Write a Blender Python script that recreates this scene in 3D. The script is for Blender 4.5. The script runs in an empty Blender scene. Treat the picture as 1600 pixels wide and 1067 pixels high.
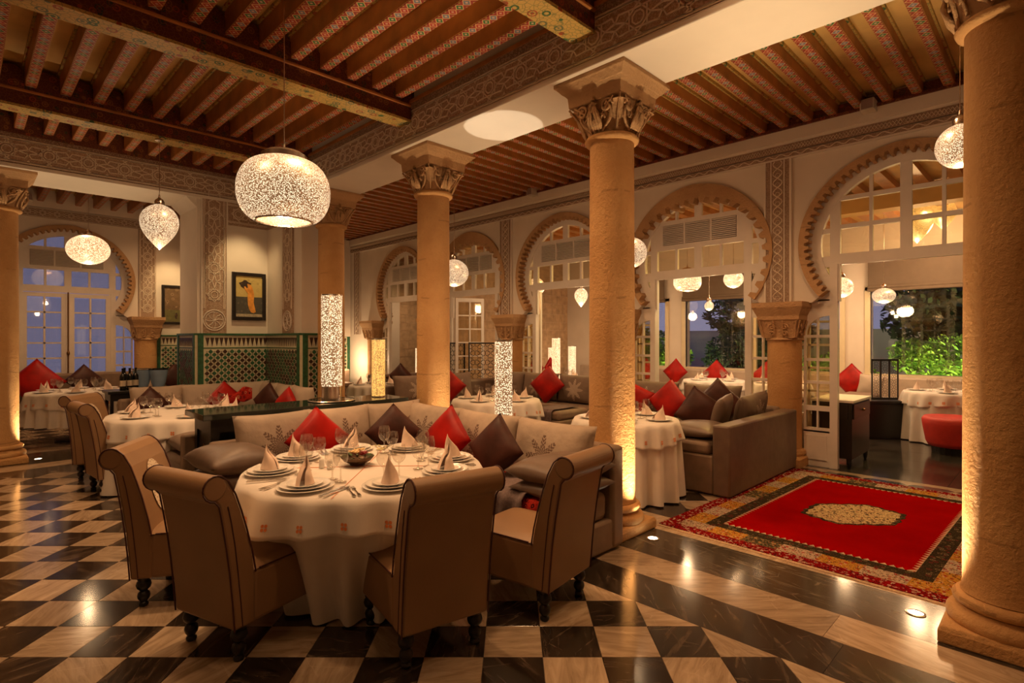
import bpy, bmesh, math, random
from mathutils import Vector, Matrix
random.seed(7)
sc = bpy.context.scene
C = sc.collection
PI = math.pi
S2 = math.sqrt(0.5)
EYE = 1.57

def cw(r, y):            # camera-aligned floor frame (right, forward) -> room frame
    return ((y + r) * S2, (y - r) * S2)

# ------------------------------------------------------------ camera, world, exposure
cam = bpy.data.cameras.new('camera'); camo = bpy.data.objects.new('camera', cam); C.objects.link(camo)
camo.location = (0, 0, EYE); camo.rotation_euler = (PI / 2, 0, -PI / 4)
cam.sensor_width = 36; cam.lens = 862 / 1600 * 36; cam.shift_y = -3.5 / 1600
cam.clip_start = 0.02; cam.clip_end = 300
sc.camera = camo
sc.view_settings.view_transform = 'Standard'; sc.view_settings.look = 'None'
sc.view_settings.gamma = 1.0; sc.view_settings.use_curve_mapping = False
sc.view_settings.exposure = 0.75
w = bpy.data.worlds.new('dusk_sky'); sc.world = w; w.use_nodes = True
wn = w.node_tree.nodes; wl = w.node_tree.links
bg = wn['Background']
tc = wn.new('ShaderNodeTexCoord'); sp = wn.new('ShaderNodeSeparateXYZ'); wl.new(tc.outputs['Generated'], sp.inputs[0])
cr = wn.new('ShaderNodeValToRGB'); wl.new(sp.outputs[2], cr.inputs[0]); wl.new(cr.outputs[0], bg.inputs[0])
cr.color_ramp.elements[0].color = (0.22, 0.22, 0.42, 1); cr.color_ramp.elements[1].color = (0.05, 0.07, 0.22, 1)
cr.color_ramp.elements[1].position = 0.6
bg.inputs[1].default_value = 0.7

WARM = (1.0, 0.55, 0.25); WARM2 = (1.0, 0.66, 0.36)
def light(kind, name, loc, power, color=WARM, size=0.08, target=None, angle=60, blend=0.6):
    d = bpy.data.lights.new(name, kind); d.energy = power; d.color = color
    d.shadow_soft_size = size
    if kind == 'SPOT': d.spot_size = math.radians(angle); d.spot_blend = blend
    o = bpy.data.objects.new(name, d); C.objects.link(o); o.location = loc
    if target is not None:
        o.rotation_euler = (Vector(target) - Vector(loc)).to_track_quat('-Z', 'Y').to_euler()
    return o
# fill spots added under the main room ceiling, without fixtures
for (x, y, p) in [(0.5, 3.9, 60), (2.0, 3.7, 125), (2.75, 3.2, 50), (0.4, 6.35, 65), (2.1, 6.4, 95), (-1.2, 1.4, 22), (1.4, 1.2, 34), (-0.8, 8.0, 45), (2.9, 1.4, 34)]:
    light('SPOT', 'ceiling_fill', (x, y, 4.12), p, WARM, 0.12, (x, y, 0), 125, 0.9)
# added fill spots over the colonnade aisle
for (x, y, p) in [(5.4, 1.3, 75), (5.6, 3.2, 60), (5.4, 5.6, 75), (5.4, 8.2, 75), (5.6, 11.2, 80)]:
    light('SPOT', 'aisle_fill', (x, y, 4.12), p, WARM, 0.12, (x + 0.2, y, 0), 130, 0.9)
# more added fill: bay beyond the cross beam and conservatory
for (x, y, p) in [(1.4, 11.6, 95), (2.9, 12.6, 30)]:
    light('SPOT', 'bay_fill', (x, y, 4.12), p, WARM, 0.12, (x, y, 0), 130, 0.9)
for (x, y, p) in [(11.0, 1.4, 60), (9.3, 2.8, 50), (11.0, 4.4, 60), (9.3, 6.0, 50), (11.0, 8.0, 70), (8.6, 12.2, 80)]:
    light('SPOT', 'conservatory_fill', (x, y, 3.74), p, (1.0, 0.62, 0.32), 0.10, (x + .3, y, 0), 140, 0.9)  # unseen fill added to brighten the conservatory
for (y, p) in [(1.25, 90), (3.72, 110), (6.18, 80)]:
    light('SPOT', 'arcade_yellow_fill', (8.6, y, 3.70), p, (1.0, 0.72, 0.22), 0.05, (7.5, y, 1.2), 95, 0.9)  # added yellow spot that makes the side lights glow
# uplights set in the floor at the foot of the columns
UP = [(3.87, 0.60, (3.86, 0.36, 2.4), 190), (3.86, 2.29, (3.85, 2.50, 2.2), 170), (3.86, 4.76, (3.85, 4.95, 2.2), 120), (0.72, 9.50, (0.50, 9.54, 2.2), 120)]
for (x, y, t, p) in UP:
    light('SPOT', 'column_uplight_beam', (x, y, 0.03), p, (1.0, 0.70, 0.38), 0.03, t, 70, 0.7)
light('SPOT', 'lantern_up_beam', (3.83, 3.95, 1.50), 65, (1.0, 0.85, 0.62), 0.01, (3.83, 3.95, 4), 21, 0.12)
# picture lights
light('SPOT', 'picture_light', (3.0, 8.2, 3.9), 60, (1.0, 0.68, 0.32), 0.03, (3.17, 9.15, 2.3), 48, 0.8)
light('SPOT', 'picture_light', (3.1, 12.6, 3.9), 60, (1.0, 0.68, 0.32), 0.03, (3.2, 13.6, 2.4), 50, 0.8)
# garden uplights outside
for (x, y) in [(13.4, 2.2), (13.5, 1.0), (13.4, 4.4), (13.4, 7.6)]:
    light('SPOT', 'garden_uplight', (x, y, 0.1), 260, (0.95, 1.0, 0.6), 0.05, (x + 1.5, y - 0.2, 1.7), 110, 0.8)
light('SPOT', 'terrace_light', (11.9, 9.7, 0.4), 60, WARM2, 0.05, (12.4, 10.2, 1.6), 150, 0.9)
light('POINT', 'aisle_end_lamp_light', (6.9, 12.9, 1.0), 22, WARM2, 0.08)

# ------------------------------------------------------------ node helpers
class NT:
    def __init__(s, name):
        s.mat = bpy.data.materials.new(name); s.mat.use_nodes = True
        s.n = s.mat.node_tree.nodes; s.l = s.mat.node_tree.links
        s.b = s.n['Principled BSDF']; s.out = s.n['Material Output']
    def put(s, sock, v):
        if isinstance(v, bpy.types.NodeSocket): s.l.new(v, sock)
        elif isinstance(v, (tuple, list)) and sock.type == 'RGBA': sock.default_value = (*v[:3], 1)
        else: sock.default_value = v
    def m(s, op, a, b=None, c=None):
        n = s.n.new('ShaderNodeMath'); n.operation = op
        for i, v in enumerate((a, b, c)):
            if v is not None: s.put(n.inputs[i], v)
        return n.outputs[0]
    def xyz(s, kind='Object', rnd=0.0, rot=False):
        t = s.n.new('ShaderNodeTexCoord'); v = t.outputs[kind]
        if rnd or rot:
            oi = s.n.new('ShaderNodeObjectInfo')
            if rot:
                vr = s.n.new('ShaderNodeVectorRotate'); vr.rotation_type = 'Z_AXIS'
                s.l.new(v, vr.inputs['Vector']); s.l.new(s.m('MULTIPLY', oi.outputs['Random'], 40.0), vr.inputs['Angle']); v = vr.outputs[0]
            if rnd:
                va = s.n.new('ShaderNodeVectorMath'); va.operation = 'ADD'; s.l.new(v, va.inputs[0])
                s.l.new(s.m('MULTIPLY', oi.outputs['Random'], rnd), va.inputs[1]); v = va.outputs[0]
        q = s.n.new('ShaderNodeSeparateXYZ'); s.l.new(v, q.inputs[0])
        return v, q.outputs[0], q.outputs[1], q.outputs[2]
    def vec(s, x, y, z=0.0):
        n = s.n.new('ShaderNodeCombineXYZ')
        for i, v in enumerate((x, y, z)): s.put(n.inputs[i], v)
        return n.outputs[0]
    def scale(s, v, sx, sy, sz):
        n = s.n.new('ShaderNodeVectorMath'); n.operation = 'MULTIPLY'; s.l.new(v, n.inputs[0]); n.inputs[1].default_value = (sx, sy, sz); return n.outputs[0]
    def noise(s, v, sc_, det=3, rough=0.5, dist=0.0):
        n = s.n.new('ShaderNodeTexNoise'); s.l.new(v, n.inputs['Vector']); n.inputs['Scale'].default_value = sc_
        n.inputs['Detail'].default_value = det; n.inputs['Roughness'].default_value = rough; n.inputs['Distortion'].default_value = dist
        return n.outputs['Fac']
    def voro(s, v, sc_, feat='F1', out='Distance'):
        n = s.n.new('ShaderNodeTexVoronoi'); n.feature = feat; s.l.new(v, n.inputs['Vector']); n.inputs['Scale'].default_value = sc_
        return n.outputs[out]
    def ramp(s, f, stops, interp='LINEAR'):
        n = s.n.new('ShaderNodeValToRGB'); s.l.new(f, n.inputs[0]); e = n.color_ramp.elements; n.color_ramp.interpolation = interp
        while len(e) < len(stops): e.new(0.5)
        for i, (p, c) in enumerate(stops): e[i].position = p; e[i].color = (*c, 1)
        return n.outputs[0]
    def mix(s, f, a, b):
        n = s.n.new('ShaderNodeMix'); n.data_type = 'RGBA'; s.put(n.inputs[0], f); s.put(n.inputs[6], a); s.put(n.inputs[7], b); return n.outputs[2]
    def bump(s, h, strength=0.3, dist=0.01):
        n = s.n.new('ShaderNodeBump'); n.inputs['Strength'].default_value = strength; n.inputs['Distance'].default_value = dist
        s.l.new(h, n.inputs['Height']); s.l.new(n.outputs[0], s.b.inputs['Normal'])
    def done(s, col=None, rough=0.6, metal=0.0, **kw):
        if col is not None: s.put(s.b.inputs['Base Color'], col)
        s.put(s.b.inputs['Roughness'], rough); s.b.inputs['Metallic'].default_value = metal
        for k, v in kw.items(): s.put(s.b.inputs[k.replace('_', ' ')], v)
        return s.mat

def plain(name, col, rough=0.6, metal=0.0, var=0.12, vs=8.0, bump=0.0, bs=60.0, **kw):
    t = NT(name); v, x, y, z = t.xyz('Object', 11.0)
    n = t.noise(v, vs, 3)
    dark = tuple(c * (1 - var) for c in col); lite = tuple(min(1, c * (1 + var)) for c in col)
    if bump: t.bump(t.noise(v, bs, 2), bump, 0.004)
    return t.done(t.ramp(n, [(0.3, dark), (0.7, lite)]), rough, metal, **kw)

M = {}
M['plaster'] = plain('plaster', (0.74, 0.66, 0.57), 0.75, var=0.05, vs=2.0, bump=0.08, bs=20)
M['white_paint'] = plain('white_painted_wood', (0.80, 0.74, 0.68), 0.4, var=0.03)
M['cream_paint'] = plain('cream_painted_frame', (0.72, 0.62, 0.42), 0.4, var=0.04)
M['grout'] = plain('floor_bed', (0.10, 0.08, 0.06), 0.7)
M['ochre'] = plain('ochre_ceiling_boards', (0.74, 0.48, 0.17), 0.6, var=0.15, vs=3.0)
M['joist'] = plain('red_brown_painted_wood', (0.42, 0.165, 0.045), 0.4, var=0.25, vs=5.0)
M['leather'] = plain('tan_leather', (0.30, 0.175, 0.09), 0.42, var=0.06, vs=5, bump=0.15, bs=220)
M['piping'] = plain('dark_red_piping', (0.07, 0.018, 0.015), 0.5)
M['black_wood'] = plain('black_turned_wood', (0.012, 0.010, 0.009), 0.3)
M['console_top'] = plain('polished_dark_top', (0.02, 0.025, 0.02), 0.06)
M['sofa'] = plain('taupe_sofa_fabric', (0.24, 0.165, 0.115), 0.7, var=0.14, vs=9, bump=0.25, bs=300)
M['sofa_satin'] = plain('taupe_satin_fabric', (0.17, 0.115, 0.085), 0.42, var=0.12, vs=9, bump=0.6, bs=14)
M['linen'] = plain('white_linen', (0.80, 0.74, 0.68), 0.8, var=0.03, bump=0.15, bs=300, Sheen_Weight=0.2)
M['napkin'] = plain('peach_white_napkin', (0.84, 0.66, 0.55), 0.8, var=0.1, vs=20)
M['orange_thread'] = plain('orange_embroidery', (0.80, 0.26, 0.08), 0.7)
M['red_satin'] = plain('red_satin', (0.38, 0.008, 0.004), 0.45, var=0.3, vs=6, bump=0.5, bs=9, Specular_IOR_Level=0.25)
M['red_cloth'] = plain('red_upholstery', (0.55, 0.03, 0.02), 0.55)
M['plum_satin'] = plain('dark_plum_satin', (0.060, 0.019, 0.013), 0.45, var=0.35, vs=7, bump=0.5, bs=10, Specular_IOR_Level=0.25)
M['china'] = plain('white_china', (0.85, 0.82, 0.78), 0.15, var=0.02)
M['steel'] = plain('polished_cutlery', (0.75, 0.72, 0.68), 0.18, 1.0)
M['chrome'] = plain('brushed_metal', (0.70, 0.62, 0.55), 0.25, 1.0)
M['bronze'] = plain('dark_bronze', (0.12, 0.07, 0.04), 0.35, 0.8)
M['frame_black'] = plain('black_picture_frame', (0.015, 0.011, 0.010), 0.35)
M['bottle'] = plain('dark_bottle_glass', (0.006, 0.008, 0.006), 0.08)
M['foil'] = plain('bottle_label_paper', (0.65, 0.55, 0.42), 0.6)
M['soil'] = plain('garden_soil', (0.04, 0.035, 0.02), 0.9)
M['bark'] = plain('bark', (0.12, 0.08, 0.05), 0.9, bump=0.5, bs=30)
M['blind'] = plain('grey_brown_roman_blind', (0.17, 0.12, 0.08), 0.85, var=0.05)
M['dark_floor'] = plain('polished_dark_stone_floor', (0.035, 0.03, 0.025), 0.12, var=0.4, vs=3)
M['throw_grey'] = plain('mauve_grey_knit_throw', (0.17, 0.12, 0.115), 0.85, var=0.2, vs=50, bump=0.6, bs=120)
M['flower'] = plain('pale_flower', (0.85, 0.62, 0.30), 0.6)
M['flower_red'] = plain('dark_red_flower', (0.35, 0.03, 0.03), 0.6)
M['leafgreen'] = plain('green_leaf', (0.06, 0.12, 0.03), 0.6)
M['blue_glass'] = plain('pale_blue_frosted_bucket', (0.30, 0.42, 0.60), 0.25, var=0.1)
M['strap'] = plain('raised_stucco_strapwork', (0.78, 0.66, 0.53), 0.8, var=0.06, vs=20)
M['grille'] = plain('mauve_brown_grille', (0.30, 0.21, 0.19), 0.5)
M['skin_tone_paint'] = plain('orange_oil_paint', (0.85, 0.34, 0.06), 0.5, var=0.3, vs=14)
M['brass_dark'] = plain('aged_brass', (0.25, 0.14, 0.06), 0.4, 0.9)
M['white_plastic'] = plain('white_plastic', (0.62, 0.55, 0.46), 0.5)

def carved(name, k=25.0, light=(0.74, 0.60, 0.47), dark=(0.36, 0.23, 0.15)):
    t = NT(name); v, x, y, z = t.xyz('Object')
    p = t.m('ADD', x, y); q = z
    pr = t.m('MULTIPLY', p, k); qr = t.m('MULTIPLY', q, k)
    vor = t.voro(v, 1.9 * k); v2 = t.voro(v, 3.1 * k, 'DISTANCE_TO_EDGE')
    ringv = t.m('LESS_THAN', t.m('ABSOLUTE', t.m('SUBTRACT', vor, 0.34)), 0.12)
    hgt = t.m('ADD', t.m('MULTIPLY', ringv, 0.55), t.m('MULTIPLY', t.m('GREATER_THAN', v2, 0.10), 0.25))
    t.bump(hgt, 0.6, 0.012)
    return t.done(t.mix(hgt, dark, light), 0.8)  # shade of the recesses mixed into the colour by relief height
M['carved'] = carved('carved_stucco', 30.0, (0.62, 0.48, 0.36), (0.34, 0.21, 0.135))
M['carved_small'] = carved('carved_stucco_fine', 44.0, (0.60, 0.46, 0.35), (0.30, 0.19, 0.125))
M['carved_wood'] = carved('carved_brown_stucco', 30.0, (0.50, 0.36, 0.26), (0.20, 0.11, 0.065))

def sandstone(name, a, b, bumpy=0.5):
    t = NT(name); v, x, y, z = t.xyz('Object', 7.0)
    n = t.noise(v, 2.2, 6, 0.6); n2 = t.noise(v, 38.0, 4, 0.65)
    zz = t.m('ADD', z, t.m('MULTIPLY', t.noise(v, 3.0, 2), 0.10))
    ring = t.m('ABSOLUTE', t.m('SUBTRACT', t.m('FRACT', t.m('MULTIPLY', zz, 2.3)), 0.5))
    mark = t.m('MULTIPLY', t.m('LESS_THAN', ring, 0.018), t.m('GREATER_THAN', t.noise(v, 5.0, 2), 0.52))
    col = t.ramp(n, [(0.3, a), (0.7, b)])
    col = t.mix(t.m('MULTIPLY', mark, 0.45), col, tuple(c * 0.55 for c in a))
    col = t.mix(t.m('MULTIPLY', t.m('GREATER_THAN', n2, 0.62), 0.15), col, tuple(c * 0.6 for c in a))
    t.bump(t.m('ADD', n2, t.m('MULTIPLY', n, 0.5)), min(1, bumpy * 1.5), 0.016)
    return t.done(col, 0.8)
M['stone'] = sandstone('golden_sandstone', (0.52, 0.27, 0.095), (0.68, 0.40, 0.17))
M['stone_carved'] = sandstone('carved_sandstone', (0.46, 0.27, 0.13), (0.60, 0.37, 0.19), 0.9)
M['block'] = plain('masonry_block', (0.52, 0.36, 0.22), 0.85, var=0.2, vs=6, bump=0.6, bs=25)
M['mortar'] = plain('masonry_mortar', (0.60, 0.46, 0.32), 0.9)

def marble(name, base, vein, light, rough, thr):
    t = NT(name); v, x, y, z = t.xyz('Object', 60.0, True)
    st = t.noise(t.scale(v, 1.5, 9.0, 1.0), 2.5, 6, 0.62, 0.6)
    cl = t.noise(v, 3.5, 4, 0.6, 0.4)
    oi = t.n.new('ShaderNodeObjectInfo')
    c = t.ramp(st, [(0.28, base), (0.55, vein), (0.78, light)])
    c = t.mix(t.m('MULTIPLY', t.m('GREATER_THAN', cl, thr), 0.35), c, light)
    vv = t.voro(t.scale(v, 1.0, 1.4, 1.0), 2.3, 'DISTANCE_TO_EDGE')
    c = t.mix(t.m('MULTIPLY', t.m('LESS_THAN', t.m('ADD', vv, t.m('MULTIPLY', t.noise(v, 14.0, 3), 0.05)), 0.028), 0.35), c, light)
    hv = t.n.new('ShaderNodeHueSaturation'); t.l.new(c, hv.inputs['Color'])
    t.l.new(t.m('ADD', t.m('MULTIPLY', oi.outputs['Random'], 0.45), 0.75), hv.inputs['Value'])
    return t.done(hv.outputs[0], rough, Specular_IOR_Level=0.6)
M['dark_marble'] = marble('dark_brown_marble', (0.010, 0.007, 0.006), (0.036, 0.025, 0.018), (0.17, 0.12, 0.085), 0.13, 0.75)
M['grey_marble'] = marble('grey_brown_marble', (0.045, 0.035, 0.026), (0.07, 0.055, 0.04), (0.30, 0.24, 0.18), 0.12, 0.8)
M['light_marble'] = marble('cream_marble', (0.27, 0.185, 0.115), (0.47, 0.35, 0.24), (0.60, 0.47, 0.34), 0.14, 0.62)

def paint_strip(name):
    t = NT(name); v, x, y, z = t.xyz('Object')
    u = t.m('MULTIPLY', t.m('ABSOLUTE', x), 1 / 0.045)
    yy = t.m('DIVIDE', y, 0.085); fr = t.m('FRACT', yy); fl = t.m('FLOOR', yy)
    d = t.m('ADD', u, t.m('ABSOLUTE', t.m('SUBTRACT', t.m('MULTIPLY', fr, 2.0), 1.0)))
    fr2 = t.m('FRACT', t.m('ADD', yy, 0.5))
    d2 = t.m('ADD', t.m('SUBTRACT', 1.0, u), t.m('ABSOLUTE', t.m('SUBTRACT', t.m('MULTIPLY', fr2, 2.0), 1.0)))
    k = t.m('FRACT', t.m('MULTIPLY', fl, 0.3334))
    inner = t.ramp(k, [(0.0, (0.03, 0.16, 0.05)), (0.3, (0.42, 0.03, 0.02)), (0.63, (0.16, 0.20, 0.30))], 'CONSTANT')
    c = t.mix(t.m('LESS_THAN', d, 1.0), (0.30, 0.03, 0.02), (0.70, 0.48, 0.22))
    c = t.mix(t.m('LESS_THAN', d, 0.78), c, inner)
    c = t.mix(t.m('LESS_THAN', d, 0.30), c, (0.62, 0.42, 0.30))
    c = t.mix(t.m('LESS_THAN', d2, 0.35), c, (0.50, 0.36, 0.10))
    return t.done(c, 0.5)
M['painted_strip'] = paint_strip('painted_diamond_band')

def floral(name, cols, scale=9.0, thr=0.36, bgc=(0.5, 0.33, 0.07), cloth=False):
    t = NT(name); v, x, y, z = t.xyz('Object')
    d = t.voro(v, scale); cc = t.voro(v, scale, 'F1', 'Color')
    sx = t.n.new('ShaderNodeSeparateColor'); t.l.new(cc, sx.inputs[0])
    pal = t.ramp(sx.outputs[0], [(i / len(cols), c) for i, c in enumerate(cols)], 'CONSTANT')
    ring = t.m('ABSOLUTE', t.m('SUBTRACT', d, thr * 0.72))
    c = t.mix(t.m('LESS_THAN', ring, 0.055), bgc, pal)
    c = t.mix(t.m('LESS_THAN', d, thr * 0.35), c, pal)
    tend = t.voro(v, scale * 2.6, 'DISTANCE_TO_EDGE')
    c = t.mix(t.m('MULTIPLY', t.m('LESS_THAN', tend, 0.05), 0.55), c, cols[0])
    return t.done(c, 0.95, Specular_IOR_Level=0.0) if cloth else t.done(c, 0.5)
M['gold_floral'] = floral('gold_painted_soffit', [(0.05, 0.14, 0.05), (0.40, 0.07, 0.02), (0.16, 0.18, 0.10)], 9.0, 0.42, (0.60, 0.40, 0.12))
M['red_floral'] = floral('dark_red_painted_girder', [(0.24, 0.09, 0.025), (0.015, 0.03, 0.02), (0.30, 0.045, 0.015)], 13.0, 0.45, (0.10, 0.018, 0.010))
M['rug_dark'] = floral('rug_dark_border', [(0.12, 0.085, 0.045), (0.20, 0.14, 0.08), (0.15, 0.02, 0.02)], 22.0, 0.45, (0.03, 0.022, 0.014), True)
M['throw_red'] = floral('red_patterned_throw', [(0.05, 0.01, 0.01), (0.5, 0.25, 0.15), (0.09, 0.01, 0.01)], 18.0, 0.45, (0.42, 0.03, 0.02), True)

def rug_main():
    t = NT('rug_main_border'); v, x, y, z = t.xyz('Object')
    w_ = t.voro(t.scale(v, 1, 1, 0), 3.4, 'F1', 'Color'); sx = t.n.new('ShaderNodeSeparateColor'); t.l.new(w_, sx.inputs[0])
    c = t.ramp(sx.outputs[1], [(0, (0.50, 0.38, 0.28)), (0.34, (0.52, 0.24, 0.03)), (0.6, (0.42, 0.30, 0.22)), (0.82, (0.05, 0.04, 0.02))], 'CONSTANT')
    d = t.voro(v, 26.0)
    c = t.mix(t.m('LESS_THAN', d, 0.26), c, (0.30, 0.03, 0.02))
    c = t.mix(t.m('LESS_THAN', t.voro(v, 9.0, 'DISTANCE_TO_EDGE'), 0.035), c, (0.10, 0.05, 0.02))
    return t.done(c, 0.95, Specular_IOR_Level=0.0)
M['rug_main'] = rug_main()
def rug_panel(name, base, inks):
    t = NT(name); v, x, y, z = t.xyz('Object')
    wv = t.n.new('ShaderNodeVectorMath'); wv.operation = 'ADD'; t.l.new(v, wv.inputs[0]); t.l.new(t.m('MULTIPLY', t.noise(v, 24.0, 2), 0.04), wv.inputs[1]); v = wv.outputs[0]
    c = t.mix(t.m('LESS_THAN', t.voro(v, 24.0), 0.30), base, inks[0])
    c = t.mix(t.m('LESS_THAN', t.m('ABSOLUTE', t.m('SUBTRACT', t.noise(v, 30.0, 2), 0.5)), 0.022), c, inks[1])
    c = t.mix(t.m('GREATER_THAN', t.noise(v, 44.0, 2), 0.63), c, inks[2])
    return t.done(c, 0.95, Specular_IOR_Level=0.0)
M['rug_yellow'] = rug_panel('rug_yellow_panel', (0.46, 0.22, 0.035), [(0.34, 0.04, 0.02), (0.10, 0.05, 0.02), (0.50, 0.34, 0.20)])
M['rug_cream'] = rug_panel('rug_cream_panel', (0.46, 0.34, 0.25), [(0.34, 0.03, 0.03), (0.08, 0.05, 0.03), (0.24, 0.12, 0.06)])
M['rug_greenish'] = rug_panel('rug_dark_panel', (0.05, 0.045, 0.025), [(0.34, 0.20, 0.08), (0.30, 0.2, 0.1), (0.25, 0.05, 0.03)])
M['rug_outer'] = rug_panel('rug_outer_border', (0.22, 0.006, 0.008), [(0.46, 0.32, 0.24), (0.03, 0.01, 0.01), (0.40, 0.26, 0.18)])
M['rug_red'] = plain('rug_red_field', (0.30, 0.002, 0.002), 0.95, var=0.10, vs=5, bump=0.4, bs=200, Specular_IOR_Level=0.0)
M['rug_medal'] = rug_panel('rug_medallion_weave', (0.58, 0.42, 0.22), [(0.05, 0.03, 0.02), (0.06, 0.03, 0.02), (0.34, 0.14, 0.08)])
M['rug_fringe'] = plain('rug_cream_fringe', (0.50, 0.34, 0.22), 0.9, var=0.3, vs=60)

def motif(name, base, ink, cx=0.0, cz=-0.02, R=0.17, bumpbs=30):
    t = NT(name); v, x, y, z = t.xyz('Object')
    px = t.m('SUBTRACT', x, cx); pz = t.m('SUBTRACT', z, cz)
    r = t.m('SQRT', t.m('ADD', t.m('MULTIPLY', px, px), t.m('MULTIPLY', pz, pz)))
    a = t.m('ARCTAN2', pz, px)
    rad = t.m('MULTIPLY', t.m('ADD', 0.72, t.m('MULTIPLY', t.m('COSINE', t.m('MULTIPLY', a, 8.0)), 0.28)), R)
    ins = t.m('LESS_THAN', r, rad)
    det = t.m('GREATER_THAN', t.m('SINE', t.m('ADD', t.m('MULTIPLY', r, 190.0), t.m('MULTIPLY', t.m('COSINE', t.m('MULTIPLY', a, 16.0)), 2.6))), -0.45)
    n = t.noise(v, 7.0, 3)
    c = t.ramp(n, [(0.3, tuple(q * 0.9 for q in base)), (0.7, tuple(min(1, q * 1.08) for q in base))])
    c = t.mix(t.m('MULTIPLY', ins, t.m('MULTIPLY', det, 0.85)), c, ink)
    t.bump(t.noise(v, 11.0, 3), 0.5, 0.02)
    return t.done(c, 0.65, Specular_IOR_Level=0.3)
M['cushion_motif'] = motif('beige_damask_cushion', (0.46, 0.36, 0.28), (0.13, 0.07, 0.05), 0.0, -0.04, 0.18)
M['cushion_brown_motif'] = motif('brown_damask_cushion', (0.20, 0.14, 0.105), (0.50, 0.40, 0.32))
M['medallion_stitch'] = motif('cream_stitched_medallion', (0.34, 0.215, 0.12), (0.75, 0.62, 0.46), 0, 0, 0.30)
M['cushion_plain'] = plain('beige_cushion', (0.46, 0.37, 0.29), 0.65, var=0.08, vs=7, bump=0.3, bs=18)

def lampmat(name, bright=(1.0, 0.80, 0.52), dim=(0.42, 0.24, 0.12), st=2.4, scale=70.0, thr=0.40):
    t = NT(name); v, x, y, z = t.xyz('Object')
    d = t.voro(v, scale)
    f = t.m('LESS_THAN', d, thr)
    e = t.mix(f, tuple(q * 0.30 for q in dim), bright)
    t.put(t.b.inputs['Emission Color'], e); t.b.inputs['Emission Strength'].default_value = st
    return t.done((0.55, 0.45, 0.35), 0.35, 0.6)
M['lamp'] = lampmat('pierced_metal_lampshade', (1.0, 0.76, 0.48), (0.42, 0.22, 0.10), 0.92, 120.0, 0.42)
M['lamp_bright'] = lampmat('pierced_metal_lampshade_bright', (1.0, 0.72, 0.42), (1.2, 0.62, 0.26), 1.15, 75.0, 0.45)
M['lamp_gold'] = lampmat('gold_pierced_lampshade', (1.0, 0.55, 0.12), (0.9, 0.42, 0.08), 0.9, 90.0, 0.45)
M['lantern'] = lampmat('pierced_lantern_metal', (1.0, 0.78, 0.48), (0.30, 0.17, 0.085), 1.05, 75.0, 0.40)
def emis(name, col, st):
    t = NT(name); t.put(t.b.inputs['Emission Color'], col); t.b.inputs['Emission Strength'].default_value = st
    return t.done(col, 0.4)
M['bulb'] = emis('lamp_bulb', (1.0, 0.82, 0.58), 30.0)
M['uplight_glow'] = emis('uplight_lens', (1.0, 0.85, 0.6), 12.0)

def glassmat(name, tint=(1, 1, 1), refl=0.08, rough=0.02):
    t = NT(name); t.n.remove(t.b)
    tr = t.n.new('ShaderNodeBsdfTransparent'); tr.inputs[0].default_value = (*tint, 1)
    gl = t.n.new('ShaderNodeBsdfGlossy'); gl.inputs['Roughness'].default_value = rough
    lw = t.n.new('ShaderNodeLayerWeight'); lw.inputs[0].default_value = 0.35
    f = t.m('ADD', t.m('MULTIPLY', t.m('POWER', lw.outputs['Facing'], 2.0), 0.7), refl)
    mx = t.n.new('ShaderNodeMixShader'); t.l.new(f, mx.inputs[0]); t.l.new(tr.outputs[0], mx.inputs[1]); t.l.new(gl.outputs[0], mx.inputs[2])
    t.l.new(mx.outputs[0], t.out.inputs[0]); return t.mat
M['glass'] = glassmat('window_glass', (0.93, 0.90, 0.80), 0.06)
M['goblet'] = glassmat('clear_drinking_glass', (0.95, 0.93, 0.90), 0.13, 0.06)
def curtain():
    t = NT('sheer_curtain'); t.n.remove(t.b)
    v, x, y, z = t.xyz('Object')
    a = t.n.new('ShaderNodeBsdfTranslucent'); a.inputs[0].default_value = (0.75, 0.72, 0.85, 1)
    b = t.n.new('ShaderNodeBsdfDiffuse'); b.inputs[0].default_value = (0.45, 0.42, 0.50, 1)
    c = t.n.new('ShaderNodeBsdfTransparent')
    m1 = t.n.new('ShaderNodeMixShader'); m1.inputs[0].default_value = 0.3; t.l.new(a.outputs[0], m1.inputs[1]); t.l.new(b.outputs[0], m1.inputs[2])
    m2 = t.n.new('ShaderNodeMixShader'); m2.inputs[0].default_value = 0.45; t.l.new(m1.outputs[0], m2.inputs[1]); t.l.new(c.outputs[0], m2.inputs[2])
    t.l.new(m2.outputs[0], t.out.inputs[0]); return t.mat
M['curtain'] = curtain()
def leafmat(name, a, b):
    t = NT(name); v, x, y, z = t.xyz('Object')
    return t.done(t.ramp(t.noise(v, 6.0, 2), [(0.35, a), (0.65, b)]), 0.55)
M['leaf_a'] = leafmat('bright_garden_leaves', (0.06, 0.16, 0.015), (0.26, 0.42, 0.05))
M['leaf_b'] = leafmat('dark_garden_leaves', (0.015, 0.03, 0.012), (0.05, 0.09, 0.03))

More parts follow.
